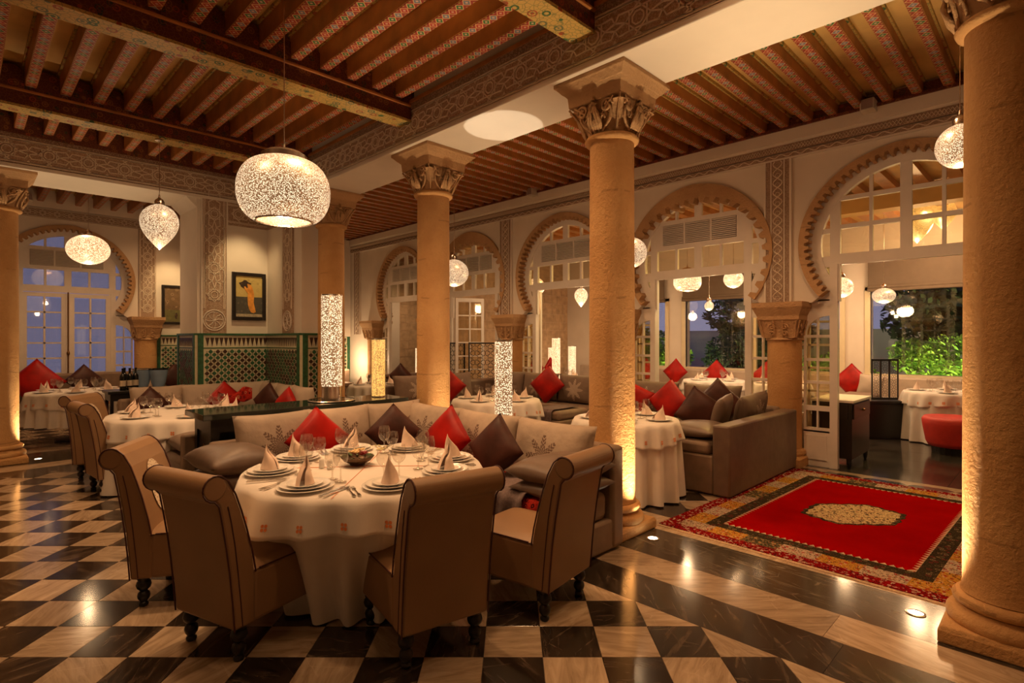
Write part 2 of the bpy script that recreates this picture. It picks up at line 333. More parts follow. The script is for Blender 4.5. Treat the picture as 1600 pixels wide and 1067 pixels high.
# ------------------------------------------------------------ mesh helpers
KIDS = {}
class MB:
    def __init__(s): s.v = []; s.f = []
    def add(s, vs, fs, mat=None):
        o = len(s.v)
        for p in vs:
            p = Vector(p)
            if mat is not None: p = mat @ p
            s.v.append(p[:])
        for f in fs: s.f.append([i + o for i in f])
        return s
    def box(s, x0, x1, y0, y1, z0, z1, mat=None):
        vs = [(x0, y0, z0), (x1, y0, z0), (x1, y1, z0), (x0, y1, z0), (x0, y0, z1), (x1, y0, z1), (x1, y1, z1), (x0, y1, z1)]
        return s.add(vs, [(3, 2, 1, 0), (4, 5, 6, 7), (0, 1, 5, 4), (1, 2, 6, 5), (2, 3, 7, 6), (3, 0, 4, 7)], mat)
    def lathe(s, prof, seg=24, mat=None, cap=True):
        vs = []; fs = []; n = len(prof)
        for r, z in prof:
            for k in range(seg):
                a = 2 * PI * k / seg; vs.append((r * math.cos(a), r * math.sin(a), z))
        for i in range(n - 1):
            for k in range(seg):
                k2 = (k + 1) % seg; fs.append((i * seg + k, i * seg + k2, (i + 1) * seg + k2, (i + 1) * seg + k))
        if cap:
            fs.append(tuple(reversed(range(seg)))); fs.append(tuple(range((n - 1) * seg, n * seg)))
        return s.add(vs, fs, mat)
    def sqlathe(s, prof, mat=None):       # square rings (half, z)
        vs = []; fs = []; n = len(prof)
        for h, z in prof: vs += [(-h, -h, z), (h, -h, z), (h, h, z), (-h, h, z)]
        for i in range(n - 1):
            for k in range(4):
                k2 = (k + 1) % 4; fs.append((i * 4 + k, i * 4 + k2, (i + 1) * 4 + k2, (i + 1) * 4 + k))
        fs.append((3, 2, 1, 0)); fs.append(tuple(range((n - 1) * 4, n * 4)))
        return s.add(vs, fs, mat)
    def tube(s, pts, r, seg=6, closed=False, mat=None, taper=None):
        pts = [Vector(p) for p in pts]; n = len(pts); vs = []; fs = []
        up = Vector((0, 0, 1))
        for i, p in enumerate(pts):
            a = pts[(i - 1) % n] if (closed or i > 0) else p
            b = pts[(i + 1) % n] if (closed or i < n - 1) else p
            d = (b - a); d = d.normalized() if d.length > 1e-9 else Vector((0, 0, 1))
            u = d.cross(up)
            if u.length < 0.1: u = d.cross(Vector((1, 0, 0)))
            u.normalize(); w_ = d.cross(u)
            rr = r * (taper[i] if taper else 1)
            for k in range(seg):
                an = 2 * PI * k / seg; vs.append(p + u * (rr * math.cos(an)) + w_ * (rr * math.sin(an)))
        m = n if closed else n - 1
        for i in range(m):
            j = (i + 1) % n
            for k in range(seg):
                k2 = (k + 1) % seg; fs.append((i * seg + k, i * seg + k2, j * seg + k2, j * seg + k))
        if not closed:
            fs.append(tuple(reversed(range(seg)))); fs.append(tuple(range((n - 1) * seg, n * seg)))
        return s.add(vs, fs, mat)
    def prism(s, poly, fn0, fn1):         # 2-D outline, two mappings to 3-D
        n = len(poly); vs = [fn0(*p) for p in poly] + [fn1(*p) for p in poly]
        fs = [tuple(range(n)), tuple(reversed(range(n, 2 * n)))] + [(i, i + n, (i + 1) % n + n, (i + 1) % n) for i in range(n)]
        return s.add(vs, fs)
    def grid(s, fn, nu, nv, wrap=False, mat=None):
        vs = [fn(i / nu, j / nv) for j in range(nv + 1) for i in range(nu if wrap else nu + 1)]
        W = nu if wrap else nu + 1; fs = []
        for j in range(nv):
            for i in range(nu):
                i2 = (i + 1) % W; fs.append((j * W + i, j * W + i2, (j + 1) * W + i2, (j + 1) * W + i))
        return s.add(vs, fs, mat)
    def mesh(s, name, smooth=False):
        me = bpy.data.meshes.new(name); me.from_pydata(s.v, [], s.f); me.validate()
        bm = bmesh.new(); bm.from_mesh(me); bmesh.ops.recalc_face_normals(bm, faces=bm.faces); bm.to_mesh(me); bm.free()
        if smooth:
            for p in me.polygons: p.use_smooth = True
        return me

def obj(name, mb, mat, parent=None, smooth=False, bevel=0.0, world=False, stuff=False, label=None, auto=None, origin=None):
    me = mb.mesh(name, smooth) if isinstance(mb, MB) else mb
    if isinstance(mb, MB) and mat is not None: me.materials.append(M[mat])
    if origin is not None and isinstance(mb, MB):
        me.transform(Matrix.Translation(-Vector(origin)))
    o = bpy.data.objects.new(name, me); C.objects.link(o)
    if origin is not None: o.location = origin
    if parent is not None:
        o.parent = parent; KIDS.setdefault(parent.name, []).append(o)
        if world: o.matrix_parent_inverse = Matrix.Translation(-Vector(parent.location))
    if bevel:
        b = o.modifiers.new('bevel', 'BEVEL'); b.width = bevel; b.segments = 2; b.limit_method = 'ANGLE'; b.angle_limit = 0.6
    if auto:
        me.set_sharp_from_angle(angle=auto)
    if stuff: o['kind'] = 'stuff'
    if label: o['label'] = label
    return o
def tag(o, label, cat, group=None):
    o['label'] = label; o['category'] = cat
    if group: o['group'] = group
    return o
def thing(name, label, cat, loc=(0, 0, 0), rz=0.0, group=None):
    o = bpy.data.objects.new(name, None); C.objects.link(o); o.location = loc; o.rotation_euler = (0, 0, rz); o.empty_display_size = 0.1
    return tag(o, label, cat, group)
def struct(name, mb, mat, smooth=False, bevel=0.0, **kw):
    o = obj(name, mb, mat, None, smooth, bevel, **kw); o['kind'] = 'structure'; return o
def dup(root, loc, rz=None, label=None, group=None, scale=None):
    r = root.copy(); C.objects.link(r); r.location = loc
    KIDS[r.name] = []
    if rz is not None: r.rotation_euler = (0, 0, rz)
    if scale: r.scale = scale
    if label: r['label'] = label
    if group: r['group'] = group
    for ch in KIDS.get(root.name, []):
        c = ch.copy(); C.objects.link(c); c.parent = r; c.matrix_parent_inverse = ch.matrix_parent_inverse
        KIDS[r.name].append(c)
        for g in KIDS.get(ch.name, []):
            d = g.copy(); C.objects.link(d); d.parent = c; d.matrix_parent_inverse = g.matrix_parent_inverse
    return r
def T(x, y, z, rz=0.0): return Matrix.Translation((x, y, z)) @ Matrix.Rotation(rz, 4, 'Z')

def clip(poly, conv):                    # Sutherland-Hodgman, conv counter-clockwise
    out = list(poly)
    for i in range(len(conv)):
        a = conv[i]; b = conv[(i + 1) % len(conv)]; inp = out; out = []
        if not inp: return []
        side = lambda p: (b[0] - a[0]) * (p[1] - a[1]) - (b[1] - a[1]) * (p[0] - a[0])
        for k in range(len(inp)):
            p = inp[k - 1]; q = inp[k]; sp_, sq = side(p), side(q)
            if (sp_ >= 0) != (sq >= 0):
                t_ = sp_ / (sp_ - sq); out.append((p[0] + t_ * (q[0] - p[0]), p[1] + t_ * (q[1] - p[1])))
            if sq >= 0: out.append(q)
    return out
def parea(p):
    return abs(sum(p[i - 1][0] * p[i][1] - p[i][0] * p[i - 1][1] for i in range(len(p)))) / 2 if len(p) > 2 else 0
# ============================================================ STRUCTURE
XB0, XB1 = 3.50, 4.13      # colonnade beam faces
XW = 7.40                  # arcade wall
YB0, YB1 = 9.15, 10.05     # cross beam
YE = 13.60                 # end wall
XO = 12.60                 # conservatory outer wall
ZB = 3.69                  # beam underside
ZC = 4.38                  # ceiling boards
XL, YN = -3.6, -2.6        # shell limits behind the camera
COLX = 3.85; COLY = [0.20, 2.67, 5.13, 7.60]

# ---- floor
floor = struct('floor', MB().box(XL, XW, YN, YE, -0.08, -0.014), 'grout')
dkm = MB(); TS = 0.293; g = 0.0012; h = TS / 2 - g
tile_vs = [(-h, -h, -.014), (h, -h, -.014), (h, h, -.014), (-h, h, -.014), (-h, -h, -.001), (h, -h, -.001), (h, h, -.001), (-h, h, -.001),
           (-h + .0012, -h + .0012, 0), (h - .0012, -h + .0012, 0), (h - .0012, h - .0012, 0), (-h + .0012, h - .0012, 0)]
tile_fs = [(8, 9, 10, 11)] + [(a, (a + 1) % 4, (a + 1) % 4 + 4, a + 4) for a in range(4)] + [(a + 4, (a + 1) % 4 + 4, (a + 1) % 4 + 8, a + 8) for a in range(4)]
tm = {}
for key, mt in ((0, 'dark_marble'), (1, 'light_marble')):
    q = MB().add(tile_vs, tile_fs); me = q.mesh('tile'); me.materials.append(M[mt]); tm[key] = me
RZ0, YZ0 = 0.152, 2.726
regions = [('main', [(XL, YN), (2.86, YN), (2.86, 8.50), (XL, 8.50)]), ('aisle', [(4.76, YN), (7.28, YN), (7.28, YE), (4.76, YE)]), ('bay', [(XL, 10.40), (3.53, 10.40), (3.53, YE), (XL, YE)])]
cand = []; rest = {0: MB(), 1: MB()}
for rn, reg in regions:
    for i in range(-60, 60):
        for j in range(-30, 80):
            R = RZ0 + (i + .5) * TS; Y = YZ0 + (j + .5) * TS
            cx, cy = cw(R, Y)
            if cx < reg[0][0] - .3 or cx > reg[1][0] + .3 or cy < reg[0][1] - .3 or cy > reg[2][1] + .3: continue
            k = (i + j) % 2        # (0,0) dark
            ins = all(reg[0][0] <= cw(R + a, Y + b)[0] <= reg[1][0] and reg[0][1] <= cw(R + a, Y + b)[1] <= reg[2][1] for a, b in ((-h, -h), (h, -h), (h, h), (-h, h)))
            vis = Y > 2.2 and abs(R / Y) < 0.98
            hidden = not vis
            if ins:
                cand.append((0 if (vis and rn == 'main') else 1, Y, cx, cy, k, None))
            else:
                pol = clip([cw(R - h, Y - h), cw(R + h, Y - h), cw(R + h, Y + h), cw(R - h, Y + h)], reg)
                if parea(pol) > 0.0008: cand.append((0 if vis and rn == 'main' else 1, Y, cx, cy, k, pol))
cand.sort(key=lambda t: (t[0], t[1]))
for n, (vz, Y, cx, cy, k, pol) in enumerate(cand):
    if n < 296 and vz == 0:
        if pol is None:
            o = bpy.data.objects.new('tile', tm[k]); C.objects.link(o); o.location = (cx, cy, 0); o.rotation_euler = (0, 0, -PI / 4); o.parent = floor
        else:
            obj('tile', MB().prism(pol, lambda x, y: (x, y, 0), lambda x, y: (x, y, -.014)), ('dark_marble', 'light_marble')[k], floor, origin=(cx, cy, 0))
    else:
        if pol is None: rest[k].add(tile_vs, tile_fs, T(cx, cy, 0, -PI / 4))
        else: rest[k].prism(pol, lambda x, y: (x, y, 0), lambda x, y: (x, y, -.014))
obj('dark_tiles', rest[0], 'dark_marble', floor, stuff=True); obj('light_tiles', rest[1], 'light_marble', floor, stuff=True)
def slabs(x0, x1, y0, y1, mt, step=1.35, axis='y', off=0.0):
    a0, a1 = (y0, y1) if axis == 'y' else (x0, x1); a = a0
    nxt = a0 + off if off else a0 + step
    while a < a1 - 0.01:
        b = min(nxt, a1); nxt = b + step
        q = MB()
        if axis == 'y': q.box(x0 + .001, x1 - .001, a + .001, b - .001, -.014, 0); c = ((x0 + x1) / 2, (a + b) / 2, 0)
        else: q.box(a + .001, b - .001, y0 + .001, y1 - .001, -.014, 0); c = ((a + b) / 2, (y0 + y1) / 2, 0)
        obj('marble_slab', q, mt, floor, origin=c); a = b
slabs(2.86, 3.22, YN, 8.50, 'dark_marble', 2.3, off=1.1)
slabs(3.22, 3.55, YN, 8.84, 'light_marble', 2.6, off=0.9)
slabs(3.55, 4.08, YN, YE, 'grey_marble', 3.1, off=2.0)
slabs(4.08, 4.42, YN, YE, 'light_marble', 2.4, off=1.6)
slabs(4.42, 4.76, YN, YE, 'dark_marble', 2.4, off=0.8)
slabs(XL, 3.22, 8.50, 8.84, 'dark_marble', 2.3, 'x', off=1.4); slabs(XL, 3.55, 8.84, 9.17, 'light_marble', 2.6, 'x'); slabs(XL, 3.55, 9.17, 10.06, 'grey_marble', 2.2, 'x', off=.6)
slabs(XL, 3.53, 10.06, 10.40, 'light_marble', 2.4, 'x')
slabs(7.28, XW, YN, YE, 'light_marble', 2.4)

# conservatory floor
cf = struct('floor', MB().box(XW, XO, YN, YE, -0.08, -.014), 'grout')
for i in range(8):
    for j in range(14):
        x0 = XW + i * .65; y0 = YN + j * 1.157
        obj('stone_slab', MB().box(x0 + .0015, x0 + .6485, y0 + .0015, y0 + 1.155, -.014, 0), 'dark_floor', cf, origin=(x0 + .32, y0 + .58, 0))

# ---- shell walls out of view
struct('wall_left', MB().box(XL - .2, XL, YN, YE, 0, ZC), 'plaster')
struct('wall_near', MB().box(XL, XW, YN - .2, YN, 0, ZC), 'plaster')

# ---- colonnade beam
beam = struct('trim_1', MB().box(XB0, XB1, YN, YE - .0, ZB, ZC), 'plaster')
def frieze_x(x, y0, y1, z0, z1, name='frieze', parent=None, mat='carved', side=-1, th=.018):
    q = MB(); q.box(min(x, x + side * th), max(x, x + side * th), y0, y1, z0, z1); return obj(name, q, mat, parent, world=True)
def frieze_y(y, x0, x1, z0, z1, name='frieze', parent=None, mat='carved', side=-1, th=.018):
    q = MB(); q.box(x0, x1, min(y, y + side * th), max(y, y + side * th), z0, z1); return obj(name, q, mat, parent, world=True)
frieze_x(XB0, YN, YB0, ZB + .05, 4.08, parent=beam)
obj('moulding', MB().box(XB0 - .05, XB0, YN, YB0, ZB - .01, ZB + .035).box(XB0 - .035, XB0, YN, YB0, ZB + .035, ZB + .055), 'plaster', beam, bevel=.008)
obj('moulding', MB().box(XB0 - .045, XB0, YN, YB0, 4.09, 4.125).box(XB0 - .03, XB0, YN, YB0, 4.065, 4.09), 'carved_wood', beam)
obj('moulding', MB().box(XB0 - .06, XB0, YN, YB0, 4.125, 4.16), 'joist', beam)

def strapwork(fn, L, H, parent, a0=0.0, z0=0.0, d=.018, t_=.011, vertical=False, wide=1.0):
    # interlaced eight-pointed stars; fn(a, z, d): a along, z across
    q = MB(); u = H * wide; n = max(1, round(L / u)); u = L / n
    def rib(p, r, w_=t_):
        dx, dz = r[0] - p[0], r[1] - p[1]; l = math.hypot(dx, dz)
        if l < 1e-6: return
        nx, nz = -dz / l * w_ / 2, dx / l * w_ / 2; ex, ez = dx / l * w_ * .3, dz / l * w_ * .3
        pol = [(p[0] - ex + nx, p[1] - ez + nz), (r[0] + ex + nx, r[1] + ez + nz), (r[0] + ex - nx, r[1] + ez - nz), (p[0] - ex - nx, p[1] - ez - nz)]
        vs = [fn(a0 + x, z0 + z, d * .6) for x, z in pol] + [fn(a0 + x, z0 + z, d) for x, z in pol]
        q.add(vs, [(4, 5, 6, 7), (0, 1, 5, 4), (1, 2, 6, 5), (2, 3, 7, 6), (3, 0, 4, 7)])
    def poly(pts, closed=True):
        for k in range(len(pts) if closed else len(pts) - 1): rib(pts[k], pts[(k + 1) % len(pts)])
    e = .07 * H
    for zz in (e * .5, e * 1.3, H - e * 1.3, H - e * .5): rib((0, zz), (L, zz), t_ * .8)
    for k in range(n):
        cx, cz = (k + .5) * u, H / 2; R1, R2 = H * .33, H * .16
        for ph in (0, PI / 4): poly([(cx + R1 * math.cos(ph + m_ * PI / 2), cz + R1 * math.sin(ph + m_ * PI / 2)) for m_ in range(4)])
        poly([(cx + R2 * math.cos(PI / 8 + m_ * PI / 4), cz + R2 * math.sin(PI / 8 + m_ * PI / 4)) for m_ in range(8)])
        # knots between the stars
        for s_ in (-1, 1):
            zt = cz + s_ * R1 * .707; xr = cx + R1 * .707
            poly([(xr, zt), (cx + u / 2 - H * .10, zt + s_ * H * .02), (cx + u / 2, cz + s_ * H * .08), (cx + u / 2 + H * .10, zt + s_ * H * .02), (cx + u - R1 * .707, zt)], False)
            poly([(cx, cz + s_ * R1), (cx + H * .12, cz + s_ * H * .42), (cx + u / 2 - H * .05, cz + s_ * H * .42), (cx + u / 2, cz + s_ * H * .34), (cx + u / 2 + H * .05, cz + s_ * H * .42), (cx + u - H * .12, cz + s_ * H * .42), (cx + u, cz + s_ * R1)], False) if k < n - 1 else None
        if k < n - 1: poly([(cx + R1, cz), (cx + u / 2, cz + H * .09), (cx + u - R1, cz), (cx + u / 2, cz - H * .09)])
    return obj('strapwork_relief', q, 'strap', parent, stuff=True)
strapwork(lambda a_, z, d_: (XB0 - d_, YB0 - a_, z), YB0 + 1.2, .32, beam, 0, ZB + .06, .026, .011, wide=1.25)

# ---- cross beam + pier + dividing wall
cb = struct('trim_2', MB().box(XL, XB0 - .0, YB0, YB1, ZB, ZC), 'plaster')
frieze_y(YB0, XL, XB0 - .06, ZB + .05, 4.06, parent=cb)
obj('moulding', MB().box(XL, XB0 - .06, YB0 - .04, YB0, ZB - .005, ZB + .04), 'plaster', cb)
obj('moulding', MB().box(XL, XB0 - .06, YB0 - .04, YB0, 4.06, 4.10), 'carved_wood', cb)
obj('cove', MB().prism([(2.5, ZB), (2.5, ZB - .14), (2.36, ZB)], lambda a, b: (a, YB0 + .02, b), lambda a, b: (a, YB1 - .02, b)), 'plaster', cb)
strapwork(lambda a_, z, d_: (a_, YB0 - d_, z), 5.2, .31, cb, -1.8, ZB + .055, .026, .011, wide=1.25)
pier = struct('wall_pier', MB().box(2.50, 3.53, YB0, YB1, 0, ZB), 'plaster')
frieze_y(YB0, 2.56, 2.90, 1.64, ZB, 'carved_panel', pier, 'carved', th=.022)
for xx in (2.545, 2.90): obj('moulding', MB().box(xx, xx + .022, YB0 - .034, YB0, 1.64, ZB), 'plaster', pier)
frieze_y(YB0, 2.922, 3.53, 3.34, ZB, 'carved_panel', pier, 'carved', th=.022)
def rosette(parent, cx, cz, r, fn):
    q = MB(); pts = [fn(cx + r * math.cos(a), cz + r * math.sin(a)) for a in [2 * PI * k / 28 for k in range(28)]]
    q.tube(pts, .009, 5, True); pts = [fn(cx + r * .8 * math.cos(a), cz + r * .8 * math.sin(a)) for a in [2 * PI * k / 28 for k in range(28)]]
    q.tube(pts, .006, 5, True)
    for k in range(8):
        a0 = k * PI / 4; q.tube([fn(cx, cz), fn(cx + r * .45 * math.cos(a0 + .25), cz + r * .45 * math.sin(a0 + .25)), fn(cx + r * .78 * math.cos(a0), cz + r * .78 * math.sin(a0))], .006, 4)
    obj('rosette', q, 'plaster', parent, world=True)
strapwork(lambda a_, z, d_: (2.57 + z, YB0 - d_, a_), 1.64, .32, pier, 2.04, 0, .030, .010, wide=1.15)
strapwork(lambda a_, z, d_: (a_, YB0 - d_, z), .60, .30, pier, 2.925, 3.37, .030, .010, wide=1.0)
rosette(pier, 2.73, 1.86, .155, lambda a, b: (a, YB0 - .026, b))
YP = 7.88
div = struct('wall_divider', MB().box(XB0 + .03, XB1, YP, YE, 0, ZB), 'plaster')
frieze_x(XB0 + .03, 8.14, 8.52, 1.64, 3.30, 'carved_panel', div, 'carved', th=.02)
frieze_x(XB0 + .03, YP + .0, YB0 - .03, 3.34, ZB, 'carved_panel', div, 'carved', th=.02)
strapwork(lambda a_, z, d_: (XB0 + .03 - d_, 8.16 + z, a_), 1.25, .34, div, 2.03, 0, .028, .010, wide=1.15)
rosette(div, 8.33, 1.85, .15, lambda a, b: (XB0 + .006, a, b))

# ---- end wall
endw = struct('wall_end', MB().box(2.71, XB1, YE, YE + .2, 0, ZC).box(XB1, XW, YE, YE + .2, 0, ZC).box(XL, .25, YE, YE + .2, 0, ZC), 'plaster')
frieze_y(YE, XL, 2.95, 3.865, 4.03, 'frieze', endw, 'carved_small', th=.03)
strapwork(lambda a_, z, d_: (a_, YE - d_, z), 3.4, .165, endw, -.5, 3.865, .036, .007, wide=1.3)
frieze_y(YE, 2.62, 2.93, 2.02, 3.865, 'carved_panel', endw, 'carved_small', th=.03)
strapwork(lambda a_, z, d_: (2.62 + z, YE - d_, a_), 1.80, .31, endw, 2.04, 0, .038, .010, wide=1.1)
frieze_y(YE, 6.62, 7.06, 1.64, 3.62, 'carved_panel', endw, 'carved_small', th=.03)
obj('pilaster', MB().box(7.10, 7.38, YE - .12, YE, 1.64, 4.2), 'plaster', endw)

# ---- arcade wall (openings at spacing 2.46)
AR = [1.25, 3.72, 6.18, 8.635, 11.09]
def arch_pt(th, k=1.0, add=0.0):
    # pointed horseshoe: th from -37deg to 217deg; returns (u, z)
    R = 1.14 * k + add; s_ = 1 if math.cos(th) >= 0 else -1
    c = math.cos(th)
    u = s_ * (-.06 + R * abs(c)); z = 2.72 + math.sin(th) * R * .92
    if abs(u) < 1e-9 or (s_ * u) < 0: u = 0
    return u, z
TH0 = math.radians(-37)
def arch_curve(add=0.0, n=44, th0=TH0):
    # right springing -> apex -> left springing
    R = 1.14 + add; ta = math.acos(min(1, .06 / R)); pts = []
    for i in range(n // 2 + 1):
        th = th0 + (ta - th0) * i / (n // 2); pts.append((-.06 + R * math.cos(th), 2.72 + math.sin(th) * R * .92))
    return pts + [(-u, z) for u, z in reversed(pts[:-1])]
AC = arch_curve(0)
HB = 1.23; ZW0, ZW1 = 2.02, 4.20
def ray_rect(u, z):
    du, dz = u, z - 2.72; ts = []
    if du: ts.append(HB / abs(du))
    if dz > 0: ts.append((ZW1 - 2.72) / dz)
    if dz < 0: ts.append((ZW0 - 2.72) / dz)
    t_ = min(ts); return (du * t_, 2.72 + dz * t_)
def arch_wall(mb, fn, x0, x1):
    P = []
    for (u, z) in AC: P.append(((u, z), ray_rect(u, z)))
    # make sure rectangle corners appear
    Q = []
    for i, (a, b) in enumerate(P):
        Q.append((a, b))
        if i < len(P) - 1:
            b2 = P[i + 1][1]; a2 = P[i + 1][0]
            if abs(b[0] - b2[0]) > 1e-6 and abs(b[1] - b2[1]) > 1e-6:
                cor = (HB if b[0] + b2[0] > 0 else -HB, ZW1 if (b[1] + b2[1]) / 2 > 2.72 else ZW0)
                Q.append((((a[0] + a2[0]) / 2, (a[1] + a2[1]) / 2), cor))
    n = len(Q)
    vs = []; fs = []
    for a, b in Q: vs += [fn(a[0], a[1], x0), fn(b[0], b[1], x0), fn(a[0], a[1], x1), fn(b[0], b[1], x1)]
    for i in range(n - 1):
        o = 4 * i; p = o + 4
        fs += [(o, o + 1, p + 1, p), (o + 2, p + 2, p + 3, o + 3), (o, p, p + 2, o + 2), (o + 1, o + 3, p + 3, p + 1)]
    fs += [(0, 2, 3, 1), (4 * n - 4, 4 * n - 3, 4 * n - 1, 4 * n - 2)]
    mb.add(vs, fs)
def wmap(c):    # arcade wall, opening centre y=c : u grows toward the camera (-y)
    return lambda u, z, d: (XW + d, c - u, z)
def emap(c):    # end wall, x centre c, depth away from the room
    return lambda u, z, d: (c + u, YE + d, z)
aw = MB()
for c in AR: arch_wall(aw, wmap(c), 0, .24)
aw.box(XW, XW + .24, YN, AR[0] - HB, 0, 4.2); aw.box(XW, XW + .24, AR[-1] + HB, YE, 0, 4.2)
aw.box(XW, XW + .24, YN, YE, 4.2, ZC)
arcade = struct('wall_right', aw, 'plaster')
fz = [(3.865, 3.925), (3.94, 4.03)]
for z0, z1 in fz: frieze_x(XW, YN, YE, z0, z1, 'frieze', arcade, 'carved_small', th=.03)
q = MB(); pts = [(XW - .033, .3 + k_ * .035, 3.955 + (.055 if k_ % 2 else 0)) for k_ in range(380)]; q.tube(pts, .006, 4)
pts = [(XW - .033, .3 + k_ * .035, 3.955 + (0 if k_ % 2 else .055)) for k_ in range(380)]; q.tube(pts, .006, 4)
pts = [(XW - .033, .3 + k_ * .02, 3.895 + .018 * math.sin(k_ * .8)) for k_ in range(660)]; q.tube(pts, .006, 3)
obj('strapwork_relief', q, 'strap', arcade, stuff=True)
obj('moulding', MB().box(XW - .045, XW, YN, YE, 4.03, 4.06).box(XW - .038, XW, YN, YE, 3.845, 3.865), 'plaster', arcade)
obj('cornice', MB().box(XW - .07, XW, YN, YE, 4.06, 4.20), 'plaster', arcade)
obj('cornice_edge', MB().box(XW - .09, XW, YN, YE, 4.20, 4.235), 'red_floral', arcade)
for yc, w_ in [(2.58, .31), (5.0, .30), (7.55, .32), (9.87, .30), (13.13, .30)]:
    z0 = 2.03 if yc < 12.5 else 1.7
    frieze_x(XW, yc - w_ / 2, yc + w_ / 2, z0, 3.85, 'carved_panel', arcade, 'carved_small', th=.03)
    q = MB()
    for s_ in (-1, 1): q.box(XW - .04, XW, yc + s_ * w_ / 2 - .012, yc + s_ * w_ / 2 + .012, z0, 3.85)
    for s_ in (-1, 1): q.box(XW - .036, XW, yc + s_ * (w_ / 2 - .075) - .006, yc + s_ * (w_ / 2 - .075) + .006, z0, 3.85)
    obj('moulding', q, 'plaster', arcade)
    # interlaced raised ribbons on the strip
    q = MB()
    for ph in (0, PI):
        pts = [(XW - .034, yc + .055 * math.sin(zz * 26 + ph), zz) for zz in [z0 + .05 + k * .02 for k in range(int((3.82 - z0) / .02))]]
        q.tube(pts, .007, 4)
    obj('ribbon', q, 'strap', arcade)
    q = MB()
    for k_ in range(int((3.80 - z0) / .1208)):
        zz = z0 + .06 + k_ * .1208
        q.tube([(XW - .034, yc + .028 * math.cos(v_), zz + .0 + .028 * math.sin(v_)) for v_ in [2 * PI * m_ / 8 for m_ in range(8)]], .004, 3, True)
    obj('rosette_chain', q, 'strap', arcade, stuff=True)

# stone archivolts with scalloped inner edge
def archivolt(fn, name_parent, kind, d0=-.05, d1=.26):
    q = MB(); outer = arch_curve(.0, 288 if kind == 'toothed' else 156); n = len(outer)
    inner = []
    for i, (u, z) in enumerate(outer):
        frac = abs(i - (n - 1) / 2) / ((n - 1) / 2)       # 0 at the apex
        dx, dz = u, z - 2.72; L = math.hypot(dx, dz)
        tooth = (i % 6) in (0, 1, 2)
        if kind == 'cusped': base = .10 + .17 * max(0, 1 - frac * 1.25); t_ = base - (.0 if tooth else .075)
        else: t_ = .115 if tooth else .065
        inner.append((u - dx / L * t_, z - dz / L * t_))
    if kind == 'cusped':
        m_ = (n - 1) // 2
    vs = []; fs = []
    for a, b in zip(outer, inner): vs += [fn(a[0], a[1], d0), fn(b[0], b[1], d0), fn(a[0], a[1], d1), fn(b[0], b[1], d1)]
    for i in range(n - 1):
        o = 4 * i; p = o + 4
        fs += [(o, o + 1, p + 1, p), (o + 2, p + 2, p + 3, o + 3), (o + 1, o + 3, p + 3, p + 1), (o, p, p + 2, o + 2)]
    fs += [(0, 2, 3, 1), (4 * n - 4, 4 * n - 3, 4 * n - 1, 4 * n - 2)]
    q.add(vs, fs)
    return obj('archivolt', q, 'stone_carved', name_parent)
for i, c in enumerate(AR): archivolt(wmap(c), arcade, 'cusped' if i in (1, 3) else 'toothed')
archivolt(emap(1.48), endw, 'toothed')
eb = MB(); arch_wall(eb, emap(1.48), 0, .2); eb.box(1.48 - HB, 1.48 + HB, YE, YE + .2, 4.2, ZC)
obj('arch_surround', eb, 'plaster', endw)

# arcade pilasters (half columns with carved capitals)
def half_pilaster(mb_fn, parent, c, r=.20):
    # c: centre coordinate along the wall
    X, Y = mb_fn(c)
    obj('pilaster', MB().lathe([(r, 0), (r, 1.56)], 24, T(X, Y, 0)), 'stone', parent, smooth=True, auto=.8)
    obj('pilaster_base', MB().sqlathe([(.26, 0), (.26, .1), (.23, .12)], T(X, Y, 0)).lathe([(.24, .12), (.25, .15), (.24, .18), (.21, .2)], 24, T(X, Y, 0)), 'stone', parent)
    cap = obj('capital', MB().lathe([(.205, 1.55), (.225, 1.565), (.205, 1.59)], 24, T(X, Y, 0)).sqlathe([(.19, 1.585), (.20, 1.70), (.235, 1.80), (.25, 1.815), (.25, 1.86), (.29, 1.95), (.30, 1.97), (.30, 2.03)], T(X, Y, 0)), 'stone_carved', parent)
    q = MB()
    for s_ in range(4):
        m_ = T(X, Y, 0, s_ * PI / 2)
        for sx in (-1, 1):
            for k, (zz, rr) in enumerate([(1.72, .045), (1.64, .035)]):
                pts = [(.215 + .02 * k * 0 + (zz - 1.6) * .12, sx * (.10 - rr * .6) + rr * (1 - t_ * .8) * math.cos(t_ * 8) * sx, zz + rr * (1 - t_ * .8) * math.sin(t_ * 8)) for t_ in [j / 12 for j in range(13)]]
                q.tube(pts, .010, 4, mat=m_)
        for yy in (-.19, -.05, .05, .19): q.tube([(.20, yy, 1.60), (.225, yy * 1.05, 1.70), (.25, yy * 1.15, 1.80)], .012, 4, mat=m_)
    obj('scroll_relief', q, 'stone_carved', parent)
for c in [2.52, 4.95, 7.41, 9.87]: half_pilaster(lambda c_: (XW + .04, c_), arcade, c)
half_pilaster(lambda c_: (XW + .04, c_), arcade, 12.32)
half_pilaster(lambda c_: (c_, YE - .02), endw, 2.74)
half_pilaster(lambda c_: (c_, YE - .02), endw, .22)

